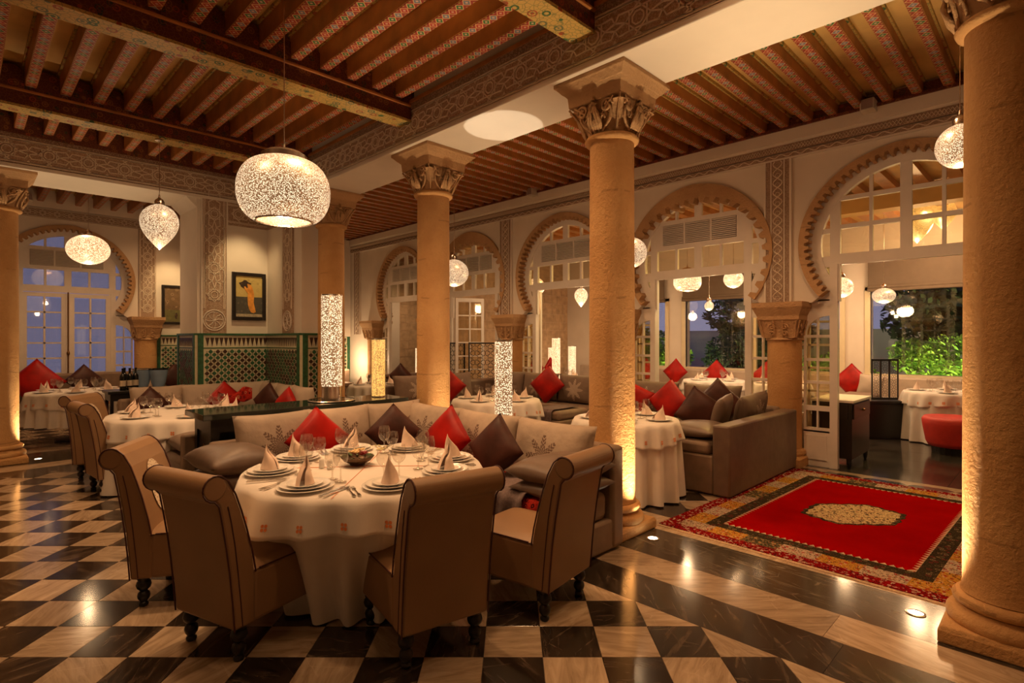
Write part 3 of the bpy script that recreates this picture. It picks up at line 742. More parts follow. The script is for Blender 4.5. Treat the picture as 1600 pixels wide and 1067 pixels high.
# joinery inside each arch
GI = arch_curve(-.13, 40); 
def joinery(name, kind, fn, doors='open', bay=0):
    root_mb = MB(); convex = [(u, z) for u, z in GI]        # right -> left over the top: ccw
    lowL = (-GI[0][0], GI[0][1])
    conv = convex
    inset = arch_curve(-.21, 40)
    def cell(u0, u1, z0, z1, what, dst):
        pol = [(u0, z0), (u1, z0), (u1, z1), (u0, z1)]
        if z1 > GI[0][1] + .001 and (what == 'board' or what == 'pane'):
            if z0 < GI[0][1] - .001: pass
            else: pol = clip(pol, conv if what == 'board' else inset)
        if parea(pol) < .003: return
        if what == 'board': root_mb.prism(pol, lambda a, b: fn(a, b, .10), lambda a, b: fn(a, b, .15))
        else: dst.append(pol)
    panes = []
    zl0, zl1 = 2.47, 2.57
    cols = [(-.655, -.355), (-.32, -.055), (.055, .32), (.355, .655)]
    def rowpanes(z0, z1):
        for a, b in cols: cell(a, b, z0, z1, 'pane', panes)
    def board(u0, u1, z0, z1): cell(u0, u1, z0, z1, 'board', None)
    if kind == 'grille':
        rows = [(2.60, 2.90), (3.34, 3.95)]; hb = [(2.57, 2.60), (2.90, 2.975), (3.27, 3.34)]
    else:
        rows = [(2.60, 2.90), (2.95, 3.24), (3.29, 3.95)]; hb = [(2.57, 2.60), (2.90, 2.95), (3.24, 3.29)]
    for z0, z1 in rows:
        rowpanes(z0, z1)
        board(-.055, .055, z0, z1)
        for s_ in (-1, 1): board(*sorted((s_ * .32, s_ * .355)), z0, z1)
    for z0, z1 in hb: board(-.655, .655, z0, z1)
    board(-.655, .655, zl0, zl1)
    if kind == 'grille':
        for s_ in (-1, 1): board(*sorted((s_ * .56, s_ * .655)), 2.975, 3.27)
    for s_ in (-1, 1):
        board(*sorted((s_ * .655, s_ * .765)), 2.03, 3.95)                # stiles above springing
        root_mb.prism([(s_ * .68, 0), (s_ * .765, 0), (s_ * .765, 2.48), (s_ * .68, 2.48)], lambda a, b: fn(a, b, .08), lambda a, b: fn(a, b, .16))
        # side lights
        o = lambda a, b, z0, z1: root_mb.prism([(a, z0), (b, z0), (b, z1), (a, z1)], lambda p, q_: fn(p, q_, .10), lambda p, q_: fn(p, q_, .15))
        a0, a1 = s_ * .765, s_ * 1.06
        o(a0, a1, 0, .44); o(a0, a1, .42, .475)
        root_mb.prism([(s_ * .80, .08), (s_ * 1.03, .08), (s_ * 1.03, .38), (s_ * .80, .38)], lambda p, q_: fn(p, q_, .09), lambda p, q_: fn(p, q_, .10))
        rws = [(.475, .685), (.745, 1.02), (1.055, 1.30), (1.335, 1.59)]
        for i, (z0, z1) in enumerate(rws):
            if i: o(a0, a1, rws[i - 1][1], z0)
            for (pa, pb) in ((s_ * .765, s_ * .895), (s_ * .915, s_ * 1.035)): panes.append([(min(pa, pb), z0), (max(pa, pb), z0), (max(pa, pb), z1), (min(pa, pb), z1)])
            o(s_ * .895, s_ * .915, z0, z1); o(s_ * 1.035, a1, z0, z1)
        o(a0, a1, 1.59, 1.625)
        # arched head pane
        na = 8; arc = [(s_ * (.765 + .27 * math.cos(t_ * PI / 2 / na)), 1.625 + .235 * math.sin(t_ * PI / 2 / na)) for t_ in range(na + 1)]
        panes.append([(s_ * .765, 1.625)] + arc)
        o(s_ * .895, s_ * .912, 1.625, 1.83)
        root_mb.prism(arc + [(s_ * .765, 2.06), (s_ * 1.06, 2.06), (s_ * 1.06, 1.625)], lambda p, q_: fn(p, q_, .10), lambda p, q_: fn(p, q_, .15))
        # side cells above the springing
        board(*sorted((s_ * .765, s_ * 1.10)), 2.04, 2.16); board(*sorted((s_ * .765, s_ * 1.10)), 2.45, 2.58); board(*sorted((s_ * .765, s_ * 1.10)), 2.86, 2.92)
        for z0, z1 in ((2.16, 2.45), (2.58, 2.86), (2.92, 3.25)): cell(*sorted((s_ * .765, s_ * 1.10)), z0, z1, 'pane', panes)
    # curved rim
    a_, b_ = arch_curve(-.05, 40), arch_curve(-.215, 40); n = len(a_); vs = []; fs = []
    for p, q_ in zip(a_, b_): vs += [fn(p[0], p[1], .09), fn(q_[0], q_[1], .09), fn(p[0], p[1], .16), fn(q_[0], q_[1], .16)]
    for i in range(n - 1):
        o_ = 4 * i; p = o_ + 4
        fs += [(o_, o_ + 1, p + 1, p), (o_ + 2, p + 2, p + 3, o_ + 3), (o_ + 1, o_ + 3, p + 3, p + 1), (o_, p, p + 2, o_ + 2)]
    root_mb.add(vs, fs)
    root = obj(name, root_mb, 'white_paint'); root['kind'] = 'structure'
    for pol in panes: obj('pane', MB().prism(pol, lambda a, b: fn(a, b, .122), lambda a, b: fn(a, b, .128)), 'glass', root)
    if kind == 'grille':
        q = MB().prism([(-.56, 2.975), (.56, 2.975), (.56, 3.27), (-.56, 3.27)], lambda a, b: fn(a, b, .13), lambda a, b: fn(a, b, .15)); gq = obj('grille', q, 'grille', root)
        q = MB()
        for k in range(11):
            zz = 2.985 + k * .0262
            q.prism([(-.555, zz), (.555, zz), (.555, zz + .013), (-.555, zz + .013)], lambda a, b: fn(a, b, .085), lambda a, b: fn(a, b, .13))
        obj('grille_slats', q, 'white_paint', root, stuff=True)
        q = MB()
        for uu in (-.2, .2): q.prism([(uu - .012, 2.975), (uu + .012, 2.975), (uu + .012, 3.27), (uu - .012, 3.27)], lambda a, b: fn(a, b, .08), lambda a, b: fn(a, b, .13))
        obj('grille_bar', q, 'white_paint', root)
    if doors == 'closed':
        for s_ in (-1, 1):
            q = MB(); bx = lambda u0, u1, z0, z1, e0=.09, e1=.14: q.prism([(s_ * u0, z0), (s_ * u1, z0), (s_ * u1, z1), (s_ * u0, z1)], lambda a, b: fn(a, b, e0), lambda a, b: fn(a, b, e1))
            bx(.035, .10, .02, 2.46); bx(.60, .68, .02, 2.46); bx(.10, .60, 2.38, 2.46); bx(.10, .60, .02, .62)
            bx(.335, .365, .62, 2.38)
            zs = [.62 + k * (1.76 / 6) for k in range(7)]
            for zz in zs[1:-1]: bx(.10, .60, zz - .014, zz + .014)
            leaf = obj('door_leaf', q, 'white_paint', root)
            for k in range(6):
                for (pa, pb) in ((.10, .335), (.365, .60)):
                    z0, z1 = zs[k] + .014, zs[k + 1] - .014; a_, b_ = sorted((s_ * pa, s_ * pb))
                    obj('pane', MB().prism([(a_, z0), (b_, z0), (b_, z1), (a_, z1)], lambda a, b: fn(a, b, .11), lambda a, b: fn(a, b, .114)), 'glass', leaf)
        q = MB().prism([(-.035, .02), (.035, .02), (.035, 2.46), (-.035, 2.46)], lambda a, b: fn(a, b, .07), lambda a, b: fn(a, b, .12)); obj('meeting_stile', q, 'white_paint', root)
        obj('bolt_rod', MB().tube([fn(0, zz, .05) for zz in (.3, 1.0, 1.2, 1.8, 2.48)], .012, 8), 'brass_dark', root)
        obj('bolt_rod', MB().lathe([(.0, -.05), (.02, -.03), (.028, 0), (.02, .03), (0, .05)], 10, T(*fn(0, 1.3, .045))), 'brass_dark', root, smooth=True)
    return root
for i, c in enumerate(AR):
    joinery('door_%d' % (i + 1), 'grille' if i else 'panes', wmap(c), 'open')
wroot = joinery('window_1', 'grille', emap(1.48), 'closed')
# sheer curtain outside the garden window
struct('window_2', MB().grid(lambda u, v: (.30 + 2.35 * u, YE + .30 + .025 * math.sin(u * 60), .05 + 3.9 * v), 120, 2), 'curtain', smooth=True)
# open glazed leaf in the fourth arch, folded against its jamb
lf = MB(); hx, hy = XW + .16, AR[3] + .66
def lm(u, z, d): a = math.radians(24); return (hx + u * math.cos(a) + d * math.sin(a) * -1, hy - u * math.sin(a) * 1 + d * math.cos(a) * -1, z)
def lbx(u0, u1, z0, z1): lf.prism([(u0, z0), (u1, z0), (u1, z1), (u0, z1)], lambda a, b: lm(a, b, 0), lambda a, b: lm(a, b, .04))
lbx(0, .06, .02, 2.46); lbx(.58, .64, .02, 2.46); lbx(.06, .58, 2.38, 2.46); lbx(.06, .58, .02, .62); lbx(.305, .335, .62, 2.38)
for k in range(1, 6): lbx(.06, .58, .62 + k * .293 - .014, .62 + k * .293 + .014)
dl = struct('door_6', lf, 'white_paint')
for k in range(6):
    for a, b in ((.06, .305), (.335, .58)):
        z0, z1 = .62 + k * .293 + .014, .62 + (k + 1) * .293 - .014
        obj('pane', MB().prism([(a, z0), (b, z0), (b, z1), (a, z1)], lambda p, q_: lm(p, q_, .018), lambda p, q_: lm(p, q_, .022)), 'glass', dl)

# glazed leaves folded back behind the side lights
def folded_leaf(c, s_, name):
    q = MB(); y_ = lambda u: c - s_ * u
    def bx(u0, u1, z0, z1): q.box(XW + .30, XW + .34, min(y_(u0), y_(u1)), max(y_(u0), y_(u1)), z0, z1)
    bx(.76, .82, .02, 2.46); bx(1.30, 1.36, .02, 2.46); bx(.82, 1.30, 2.38, 2.46); bx(.82, 1.30, .02, .62); bx(1.05, 1.075, .62, 2.38)
    for k in range(1, 6): bx(.82, 1.30, .62 + k * .293 - .014, .62 + k * .293 + .014)
    o = struct(name, q, 'white_paint')
    for k in range(6):
        for a_, b_ in ((.82, 1.05), (1.075, 1.30)):
            u0, u1 = sorted((y_(a_), y_(b_))); obj('pane', MB().box(XW + .317, XW + .322, u0, u1, .62 + k * .293 + .014, .62 + (k + 1) * .293 - .014), 'glass', o)
n_ = 7
for ci, sides in ((0, (-1,)), (1, (-1,)), (2, (-1,)), (2, (1,))):
    for s_ in sides: folded_leaf(AR[ci], s_, 'door_%d' % n_); n_ += 1

# ---- ceilings
ceil = struct('ceiling', MB().box(XL, XW, YN, YE, ZC, ZC + .08), 'ochre')
JW, JZ0, JZA = .095, 4.16, 4.235
def joist_mesh(L, z0):
    q = MB().box(-JW / 2, JW / 2, 0, L, z0, ZC); me = q.mesh('joist'); me.materials.append(M['joist']); return me
def strip_mesh(L, z0):
    q = MB().box(-.042, .042, 0.0, L, z0 - .006, z0); me = q.mesh('painted_band'); me.materials.append(M['painted_strip']); return me
def edge_mesh(L):
    q = MB().box(-JW / 2 - .018, -JW / 2, 0, L, ZC - .035, ZC).box(JW / 2, JW / 2 + .018, 0, L, ZC - .035, ZC); me = q.mesh('joist_moulding'); me.materials.append(M['gold_floral']); return me
cache = {}
def joist(x, y, L, rz=0.0, z0=None):
    z0 = z0 or JZ0; k = (round(L, 3), z0)
    if k not in cache: cache[k] = (joist_mesh(L, z0), strip_mesh(L, z0), edge_mesh(L))
    o = bpy.data.objects.new('joist', cache[k][0]); C.objects.link(o); o.location = (x, y, 0); o.rotation_euler = (0, 0, rz); o.parent = ceil
    for nm, me in (('painted_band', cache[k][1]), ('joist_moulding', cache[k][2])):
        s_ = bpy.data.objects.new(nm, me); C.objects.link(s_); s_.parent = o
GY = [.20, 2.67, 5.13, 7.60]; GW = .21
bays = [(-1.9, GY[0] - GW / 2)] + [(GY[i] + GW / 2, GY[i + 1] - GW / 2) for i in range(3)] + [(GY[3] + GW / 2, YB0)]
for a, b in bays:
    for k in range(18):
        x = 3.31 - k * .28
        joist(x, a, b - a)
for k in range(14): joist(3.30 - k * .28, YB1, YE - YB1)
for k in range(56):
    joist(XB1, -1.6 + k * .272, XW - XB1, -PI / 2, JZA)
# main girders
for gi, gy in enumerate(GY):
    gr = struct('trim_%d' % (gi + 10), MB().box(XL, XB0 - .03, gy - GW / 2, gy + GW / 2, 3.955, JZ0 + .01), 'red_floral')
    obj('painted_soffit', MB().box(XL, XB0 - .03, gy - GW / 2 - .006, gy + GW / 2 + .006, 3.93, 3.955), 'gold_floral', gr)
    obj('edge_moulding', MB().box(XL, XB0 - .03, gy - GW / 2 - .022, gy + GW / 2 + .022, 4.09, 4.115), 'joist', gr, bevel=.006)
    for s_ in (-1, 1):
        for k in range(18):
            x = 3.31 - k * .28 + .14
            if x > 3.47: continue
            yy = gy + s_ * (GW / 2 + .004)
            hw_ = (.28 - JW) / 2
            q = MB().prism([(x - hw_, 4.115), (x + hw_, 4.115), (x + hw_, 4.29), (x + hw_ * .6, 4.33), (x, 4.345), (x - hw_ * .6, 4.33), (x - hw_, 4.29)], lambda a, b: (a, yy - .012, b), lambda a, b: (a, yy + .012, b))
            obj('infill_board', q, 'red_floral', gr)
# frieze blocks against the cross beam and aisle wall between joists
wb = struct('trim_20', MB().box(XL, XB0, YB0 - .05, YB0, 4.10, ZC), 'red_floral')
q = MB()
for k in range(56):
    yy = -1.6 + k * .272 + .136; q.box(XW - .05, XW, yy - .085, yy + .085, 4.235, 4.34)
bb = struct('trim_21', q, 'red_floral')
struct('trim_22', MB().box(XL, XB1 - .6, YE - .06, YE, 4.05, ZC), 'plaster')

# ---- green mosaic dado
def dado(name, fn, L, z1=1.63, corners=(1, 1), full=True):
    # fn(a, z, d): a along, d out of the wall
    base = MB().prism([(0, 0), (L, 0), (L, z1), (0, z1)], lambda a, b: fn(a, b, 0), lambda a, b: fn(a, b, .03))
    root = struct(name, base, 'zellige_white')
    pr = lambda pol, d0, d1, mb: mb.prism(pol, lambda a, b: fn(a, b, d0), lambda a, b: fn(a, b, d1))
    q = MB(); pr([(0, z1), (L, z1), (L, z1 + .03), (0, z1 + .03)], 0, .05, q); obj('cap_tile', q, 'zellige_green', root)
    q = MB()
    if corners[0]: pr([(0, 0), (.075, 0), (.075, z1), (0, z1)], .03, .045, q)
    if corners[1]: pr([(L - .075, 0), (L, 0), (L, z1), (L - .075, z1)], .03, .045, q)
    pr([(.0, z1 - .20), (L, z1 - .20), (L, z1 - .185), (0, z1 - .185)], .03, .036, q)
    obj('border_tiles', q, 'zellige_green', root)
    a0 = .10 if corners[0] else .02; a1 = L - (.10 if corners[1] else .02); p = .105
    mer = MB(); n = max(1, int((a1 - a0) / .062)); w_ = (a1 - a0) / n
    for k in range(n):
        x = a0 + k * w_; zt, zb = z1 - .035, z1 - .165
        pr([(x + w_ * .5, zt), (x + w_, zt), (x + w_ * 1.5 if k < n - 1 else x + w_, zt)][:2] + [(x + w_ * .5, zb + .02)] if False else [(x + .004, zt), (x + w_ - .004, zt), (x + w_ * .5, zb)], .03, .036, mer)
    obj('merlon_tiles', mer, 'zellige_dark', root, stuff=True)
    dk, gn, dots = MB(), MB(), MB()
    nx = max(1, round((a1 - a0) / p)); px = (a1 - a0) / nx; zt = z1 - .225; nz = 12; zb = .28
    pz = (zt - zb) / nz; hd = .036 * px / .105
    rr = random.Random(len(name) * 7 + int(L * 100))
    for i in range(nx * 2):
        for j in range(nz * 2):
            cx_ = a0 + (i + .5) * px / 2; cz_ = zb + (j + .5) * pz / 2
            if (i + j) % 2 == 0:
                k_ = 1.0
                pol = [(cx_ - hd * 1.02, cz_), (cx_ - hd * .3, cz_ - hd * .75), (cx_ + hd * .3, cz_ - hd * .75), (cx_ + hd * 1.02, cz_), (cx_ + hd * .3, cz_ + hd * .75), (cx_ - hd * .3, cz_ + hd * .75)]
                pol = [(cx_ - hd, cz_), (cx_, cz_ - hd), (cx_ + hd, cz_), (cx_, cz_ + hd)]
                pr(pol, .03, .036, dk if rr.random() < .42 else gn)
            else:
                e = .009; pr([(cx_ - e, cz_), (cx_, cz_ - e), (cx_ + e, cz_), (cx_, cz_ + e)], .03, .035, dots)
    obj('green_mosaic_tiles', gn, 'zellige_green', root, stuff=True); obj('dark_mosaic_tiles', dk, 'zellige_dark', root, stuff=True); obj('black_mosaic_dots', dots, 'zellige_dark', root, stuff=True)
M['zellige_white'] = plain('cream_glazed_tile', (0.62, 0.58, 0.42), 0.45, var=0.08, vs=20)
M['zellige_green'] = plain('green_glazed_tile', (0.025, 0.11, 0.05), 0.4, var=0.4, vs=25)
M['zellige_dark'] = plain('dark_glazed_tile', (0.05, 0.022, 0.014), 0.4, var=0.3, vs=25)
dado('trim_30', lambda a, z, d: (2.50 + a, YB0 - d, z), 1.03 , corners=(1, 0))
dado('trim_31', lambda a, z, d: (XB0 + .03 - d, YB0 - a, z), YB0 - YP, corners=(0, 1))
dado('trim_32', lambda a, z, d: (XB0 + .03 + a, YP - d, z), XB1 - XB0 - .03, corners=(1, 1))
dado('trim_33', lambda a, z, d: (2.50 - d, YB1 - a, z), YB1 - YB0, corners=(1, 1))
dado('trim_34', lambda a, z, d: (2.93 + a, YE - d, z), .60, corners=(1, 0))
dado('trim_35', lambda a, z, d: (5.9 + a, YE - d, z), 1.5, corners=(0, 1))
dado('trim_36', lambda a, z, d: (XB1 + d, YP + a, z), YE - YP, corners=(1, 0))

# ---- columns
def big_column(x, y, label):
    t = thing('stone_column', label, 'column', (x, y, 0), 0, 'carved stone columns')
    r = .19
    prof = [(r + .008, .245), (r, .28), (r * 1.0, .9), (r * .985, 1.8), (r * .97, 2.6), (r * .955, 3.20)]
    obj('shaft', MB().lathe(prof, 56, cap=False), 'stone', t, smooth=True)
    def torus(z0, z1, R): return [(R - .035 + .035 * math.sin(PI * k / 8) if False else R - .04 + .04 * math.sin(PI * k / 8), z0 + (z1 - z0) * (1 - math.cos(PI * k / 8)) / 2) for k in range(9)]
    bp = [(.20, .07)] + torus(.07, .155, .262) + [(.215, .16), (.212, .17)] + torus(.172, .235, .235) + [(.20, .24), (.197, .25)]
    obj('base', MB().lathe(bp, 56), 'stone', t, smooth=True, auto=.9)
    obj('plinth', MB().lathe([(.30, 0), (.30, .05), (.285, .07)], 4, Matrix.Rotation(PI / 4, 4, 'Z') @ Matrix.Scale(1.25, 4)), 'stone', t, bevel=.008)
    # capital : bell from circle to square
    def bell(u, v):
        a = 2 * PI * u; c, s_ = math.cos(a), math.sin(a); k = v ** 1.3
        sq = 1 / max(abs(c), abs(s_)); e = .10 * k * (1 - abs(abs(c) - abs(s_)))      # concave sides
        R = (.188 + .03 * k) * (1 - k) + (.245 - e * .5) * sq * k + .004 * math.sin(a * 16) * (1 - v)
        return (R * c, R * s_, 3.235 + .26 * v)
    cap = obj('capital', MB().grid(bell, 64, 10, True), 'stone_carved', t, smooth=True)
    obj('neck_ring', MB().lathe([(.185, 3.185), (.215, 3.195), (.225, 3.215), (.21, 3.235), (.19, 3.245)], 40), 'stone', cap, smooth=True)
    q = MB()
    for s_ in range(4):
        m_ = Matrix.Rotation(s_ * PI / 2, 4, 'Z')
        # two scrolls on each face, winding outwards
        for sx in (-1, 1):
            pts = []; 
            for j in range(20):
                tt = j / 19; rr = .055 * (1 - .75 * tt); aa = tt * 9.5
                pts.append((.243 + .02 * math.cos(aa) * 0, sx * (.12 + rr * math.cos(aa)), 3.42 + rr * math.sin(aa)))
            q.tube(pts, .011, 5, mat=m_)
            pts = [(.20 + .05 * (j / 9) ** 1.5, sx * (.05 + .10 * math.sin(j / 9 * 2.4)), 3.25 + .20 * j / 9) for j in range(10)]
            q.tube(pts, .012, 5, mat=m_)
            pts = [(.20 + .055 * (j / 9), sx * (.02 + .17 * (j / 9) ** 2), 3.25 + .22 * j / 9) for j in range(10)]
            q.tube(pts, .010, 5, mat=m_)
            pts = [(.235, sx * (.06 + .035 * math.cos(aa)), 3.33 + .035 * math.sin(aa)) for aa in [k * .6 for k in range(9)]]
            q.tube(pts, .008, 5, mat=m_)
        # central bud
        for dy in (-.045, -.022, 0, .022, .045):
            q.tube([(.215, dy, 3.26), (.25, dy * 1.2, 3.32), (.27, dy * .9, 3.38), (.262, dy * .3, 3.44)], .014, 5, mat=m_, taper=[1, 1.2, 1, .5])
        q.tube([(.262, -.03, 3.44), (.275, 0, 3.46), (.262, .03, 3.44)], .012, 5, mat=m_)
        q.tube([(.255, 0, 3.44), (.268, 0, 3.48), (.262, 0, 3.51)], .022, 6, mat=m_, taper=[1, .9, .5])
        # corner acanthus leaf
        m2 = Matrix.Rotation(s_ * PI / 2 + PI / 4, 4, 'Z')
        q.grid(lambda u, v: (.20 + .155 * v ** 1.4 - .03 * abs(u - .5) * 2, (u - .5) * .14 * (1 - .35 * v) * (1 + .12 * math.sin(v * 22)), 3.25 + .24 * v - .05 * max(0, v - .85) * 6), 6, 12, mat=m2)
        q.tube([(.215 + .14 * (j / 8) ** 1.4, 0, 3.25 + .23 * j / 8) for j in range(9)], .010, 5, mat=m2)
    obj('scroll_relief', q, 'stone_carved', cap, smooth=True)
    obj('abacus', MB().sqlathe([(.245, 3.485), (.255, 3.49), (.262, 3.575), (.285, 3.60), (.295, 3.605), (.33, 3.645), (.345, 3.655), (.345, 3.688)]), 'stone_carved', t, bevel=.004)
    return t
CL = ['stone column nearest the camera, cut by the right edge of the photo', 'thick stone column rising beside the right end of the big sofa, left of the red rug',
      'stone column behind the corner of the big sofa, second from the rug', 'stone column at the mosaic wall, behind the tallest pierced lantern']
for y, l in zip(COLY, CL): big_column(COLX, y, l)
big_column(.35, 9.55, 'stone column at the left edge of the photo, under the cross beam')
for i, (x, y, t_, p) in enumerate(UP):
    u = thing('floor_uplight', ['glowing floor uplight between the red rug and the nearest column', 'glowing floor uplight at the foot of the column by the big sofa', 'floor uplight at the foot of the column behind the sofa corner', 'glowing floor uplight beside the leftmost column'][i], 'light', (x, y, 0))
    obj('rim', MB().lathe([(.05, 0), (.05, .004), (.038, .006), (.036, .002)], 24), 'chrome', u)
    obj('lens', MB().lathe([(.036, .0), (.036, .003), (.01, .005)], 20), 'uplight_glow', u)

# ---- conservatory shell
WZ0, WZ1 = .90, 2.52
wins = [(-1.0, 2.67), (3.20, 4.85), (4.95, 6.56), (7.10, 9.2)]
q = MB(); ys = YN
edges = [(-1.0, 2.67), (3.20, 6.56), (7.10, 9.2)]
for a, b in edges: q.box(XO, XO + .2, ys, a, 0, 3.9); ys = b
q.box(XO, XO + .2, ys, 10.3, 0, 3.9)
for a, b in edges: q.box(XO, XO + .2, a, b, 0, WZ0).box(XO, XO + .2, a, b, WZ1, 3.9)
struct('wall_outer', q, 'plaster')
for n, (a, b) in enumerate(edges):
    q = MB(); F0, F1 = XO - .05, XO + .06
    q.box(F0, F1, a - .09, a, WZ0 - .09, WZ1 + .07).box(F0, F1, b, b + .09, WZ0 - .09, WZ1 + .07)
    q.box(F0 - .03, F1, a - .11, b + .11, WZ0 - .09, WZ0).box(F0, F1, a - .09, b + .09, WZ1, WZ1 + .08)
    mull = [1.92] if n == 0 else ([4.9] if n == 1 else [])
    for mm in ([1.95 - 1.22] if n == 0 else mull): q.box(F0 + .02, F1, mm - .04, mm + .04, WZ0, WZ1)
    wf = obj('window_%d' % (n + 3), q, 'cream_paint'); wf['kind'] = 'structure'
    segs = [a] + ([.73] if n == 0 else mull) + [b]
    for s0, s1 in zip(segs, segs[1:]): obj('pane', MB().box(XO + .0, XO + .006, s0 + .03, s1 - .03, WZ0, WZ1), 'glass', wf)
    o = thing('roman_blind', ['grey-brown roman blind over the window right of the doorway', 'grey-brown roman blind over the window behind the brown sofa', 'grey-brown roman blind over the leftmost garden window'][n], 'blind', (XO - .12, (a + b) / 2, WZ1))
    L = (b - a) / 2 + .02
    obj('blind_cloth', MB().box(-.02, .02, -L, L, .05, .62), 'blind', o, bevel=.006)
    obj('folded_hem', MB().box(-.05, .05, -L - .01, L + .01, -.03, .03).box(-.04, .045, -L - .01, L + .01, .03, .09), 'blind', o, bevel=.015)
struct('ceiling', MB().box(XW + .24, XO, YN, YE, 3.9, 3.98), 'ochre')
q = MB()
for k in range(42): q.box(XW + .26, XO, YN + .1 + k * .385, YN + .25 + k * .385, 3.80, 3.9)
struct('trim_40', q, 'joist')
struct('trim_41', MB().box(9.9, 10.2, YN, YE, 3.55, 3.85), 'ochre')
# masonry end walls
def masonry(name, fn, L, H=3.9):
    root = struct(name, MB().prism([(0, 0), (L, 0), (L, H), (0, H)], lambda a, b: fn(a, b, 0), lambda a, b: fn(a, b, .12)), 'mortar')
    rr = random.Random(5); z = .0; row = 0
    while z < H - .1:
        hh = .23 if row % 3 else .30; a = 0 if row % 2 else -.22
        while a < L:
            ww = rr.choice((.38, .46, .55, .30)); a0, a1 = max(a, 0) + .005, min(a + ww, L) - .005
            if a1 - a0 > .05:
                d = .12 + rr.random() * .012
                obj('stone_block', MB().prism([(a0, z + .005), (a1, z + .005), (a1, z + hh - .005), (a0, z + hh - .005)], lambda p, q_: fn(p, q_, .1), lambda p, q_: fn(p, q_, d)), 'block', root, origin=fn((a0 + a1) / 2, z, .1))
            a += ww
        z += hh; row += 1
masonry('wall_stone', lambda a, z, d: (8.15 + a, 10.42 - d, z), 4.45)
masonry('wall_stone', lambda a, z, d: (9.0 + a, 13.72 - d, z), 3.0)
struct('wall_end', MB().box(XW + .24, 9.0, YE, YE + .2, 0, 3.9).box(12.0, XO, YE, YE + .2, 0, 3.9), 'plaster')
struct('wall_outer', MB().box(XO, XO + .2, 10.3, YE, 0, 3.9), 'plaster')
struct('wall_near', MB().box(XW + .24, XO, YN - .2, YN, 0, 3.9), 'plaster')

# ---- garden
struct('ground', MB().box(XO + .2, 26, -8, 22, -.3, -.05).box(-8, XO, YE + .5, 22, -.3, -.05), 'soil')
def bush(name, label, cx, cy, rx, ry, h_, n, mat, seed, leaf=.07, trunk=True, z0=0.0, grp=None):
    t = thing(name, label, 'bush' if 'bush' in name else 'tree', (cx, cy, -.05), 0, grp); rr = random.Random(seed)
    vs, fs = [], []
    lumps = [(rr.uniform(-.6, .6), rr.uniform(-.6, .6), rr.uniform(.2, .8), rr.uniform(.3, .5)) for _ in range(9)]
    for i in range(n):
        lx, ly, lz, lr = rr.choice(lumps)
        d = Vector((rr.gauss(0, 1), rr.gauss(0, 1), rr.gauss(0, 1))).normalized() * lr * (.75 + .3 * rr.random())
        p = Vector(((lx + d.x) * rx, (ly + d.y) * ry, z0 + max(.02, (lz + d.z * .6)) * h_))
        a = Vector((rr.gauss(0, 1), rr.gauss(0, 1), rr.gauss(0, .7))).normalized(); b = a.orthogonal().normalized()
        s_ = leaf * (.6 + .8 * rr.random()); o = len(vs)
        vs += [(p - a * s_)[:], (p + b * s_ * .45)[:], (p + a * s_)[:], (p - b * s_ * .45)[:]]; fs.append((o, o + 1, o + 2, o + 3))
    q = MB(); q.v, q.f = vs, fs
    obj('foliage', q, mat, t, stuff=True)
    q = MB()
    for k in range(5):
        e = (rr.uniform(-.5, .5) * rx, rr.uniform(-.5, .5) * ry, z0 + h_ * .7); q.tube([(0, 0, 0), (e[0] * .3, e[1] * .3, (z0 + h_ * .5) * .6), e], .05, 6, taper=[1, .7, .3])
    obj('trunk', q, 'bark', t)
bush('garden_bush', 'brightly lit green bush outside the right-hand window', 15.4, 1.6, 1.0, 1.5, 1.75, 6500, 'leaf_a', 1, .06)
bush('garden_bush', 'lit yellow-green bush seen at the left of the right-hand window', 15.0, 3.9, .9, 1.1, 1.5, 3500, 'leaf_a', 2, .06)
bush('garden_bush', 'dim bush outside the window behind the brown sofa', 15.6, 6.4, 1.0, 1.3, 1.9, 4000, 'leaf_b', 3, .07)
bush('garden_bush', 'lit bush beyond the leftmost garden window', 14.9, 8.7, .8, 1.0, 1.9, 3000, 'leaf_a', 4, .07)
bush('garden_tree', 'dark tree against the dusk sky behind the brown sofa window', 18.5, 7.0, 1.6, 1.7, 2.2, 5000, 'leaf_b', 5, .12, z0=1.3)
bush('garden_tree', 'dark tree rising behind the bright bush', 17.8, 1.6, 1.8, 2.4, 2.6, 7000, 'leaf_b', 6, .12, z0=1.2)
struct('wall_garden', MB().box(20.4, 20.6, -8, 20, 0, 1.9), 'plaster')
# ============================================================ FURNITURE
def where(x, y, cx, cy):          # words for a place around a table as the camera sees it
    R = ((x - cx) - (y - cy)) * S2; Y = ((x - cx) + (y - cy)) * S2
    a = math.degrees(math.atan2(Y, R)) % 360
    return ['right', 'far right', 'far', 'far left', 'left', 'near left', 'near', 'near right'][int(((a + 22.5) % 360) // 45)]

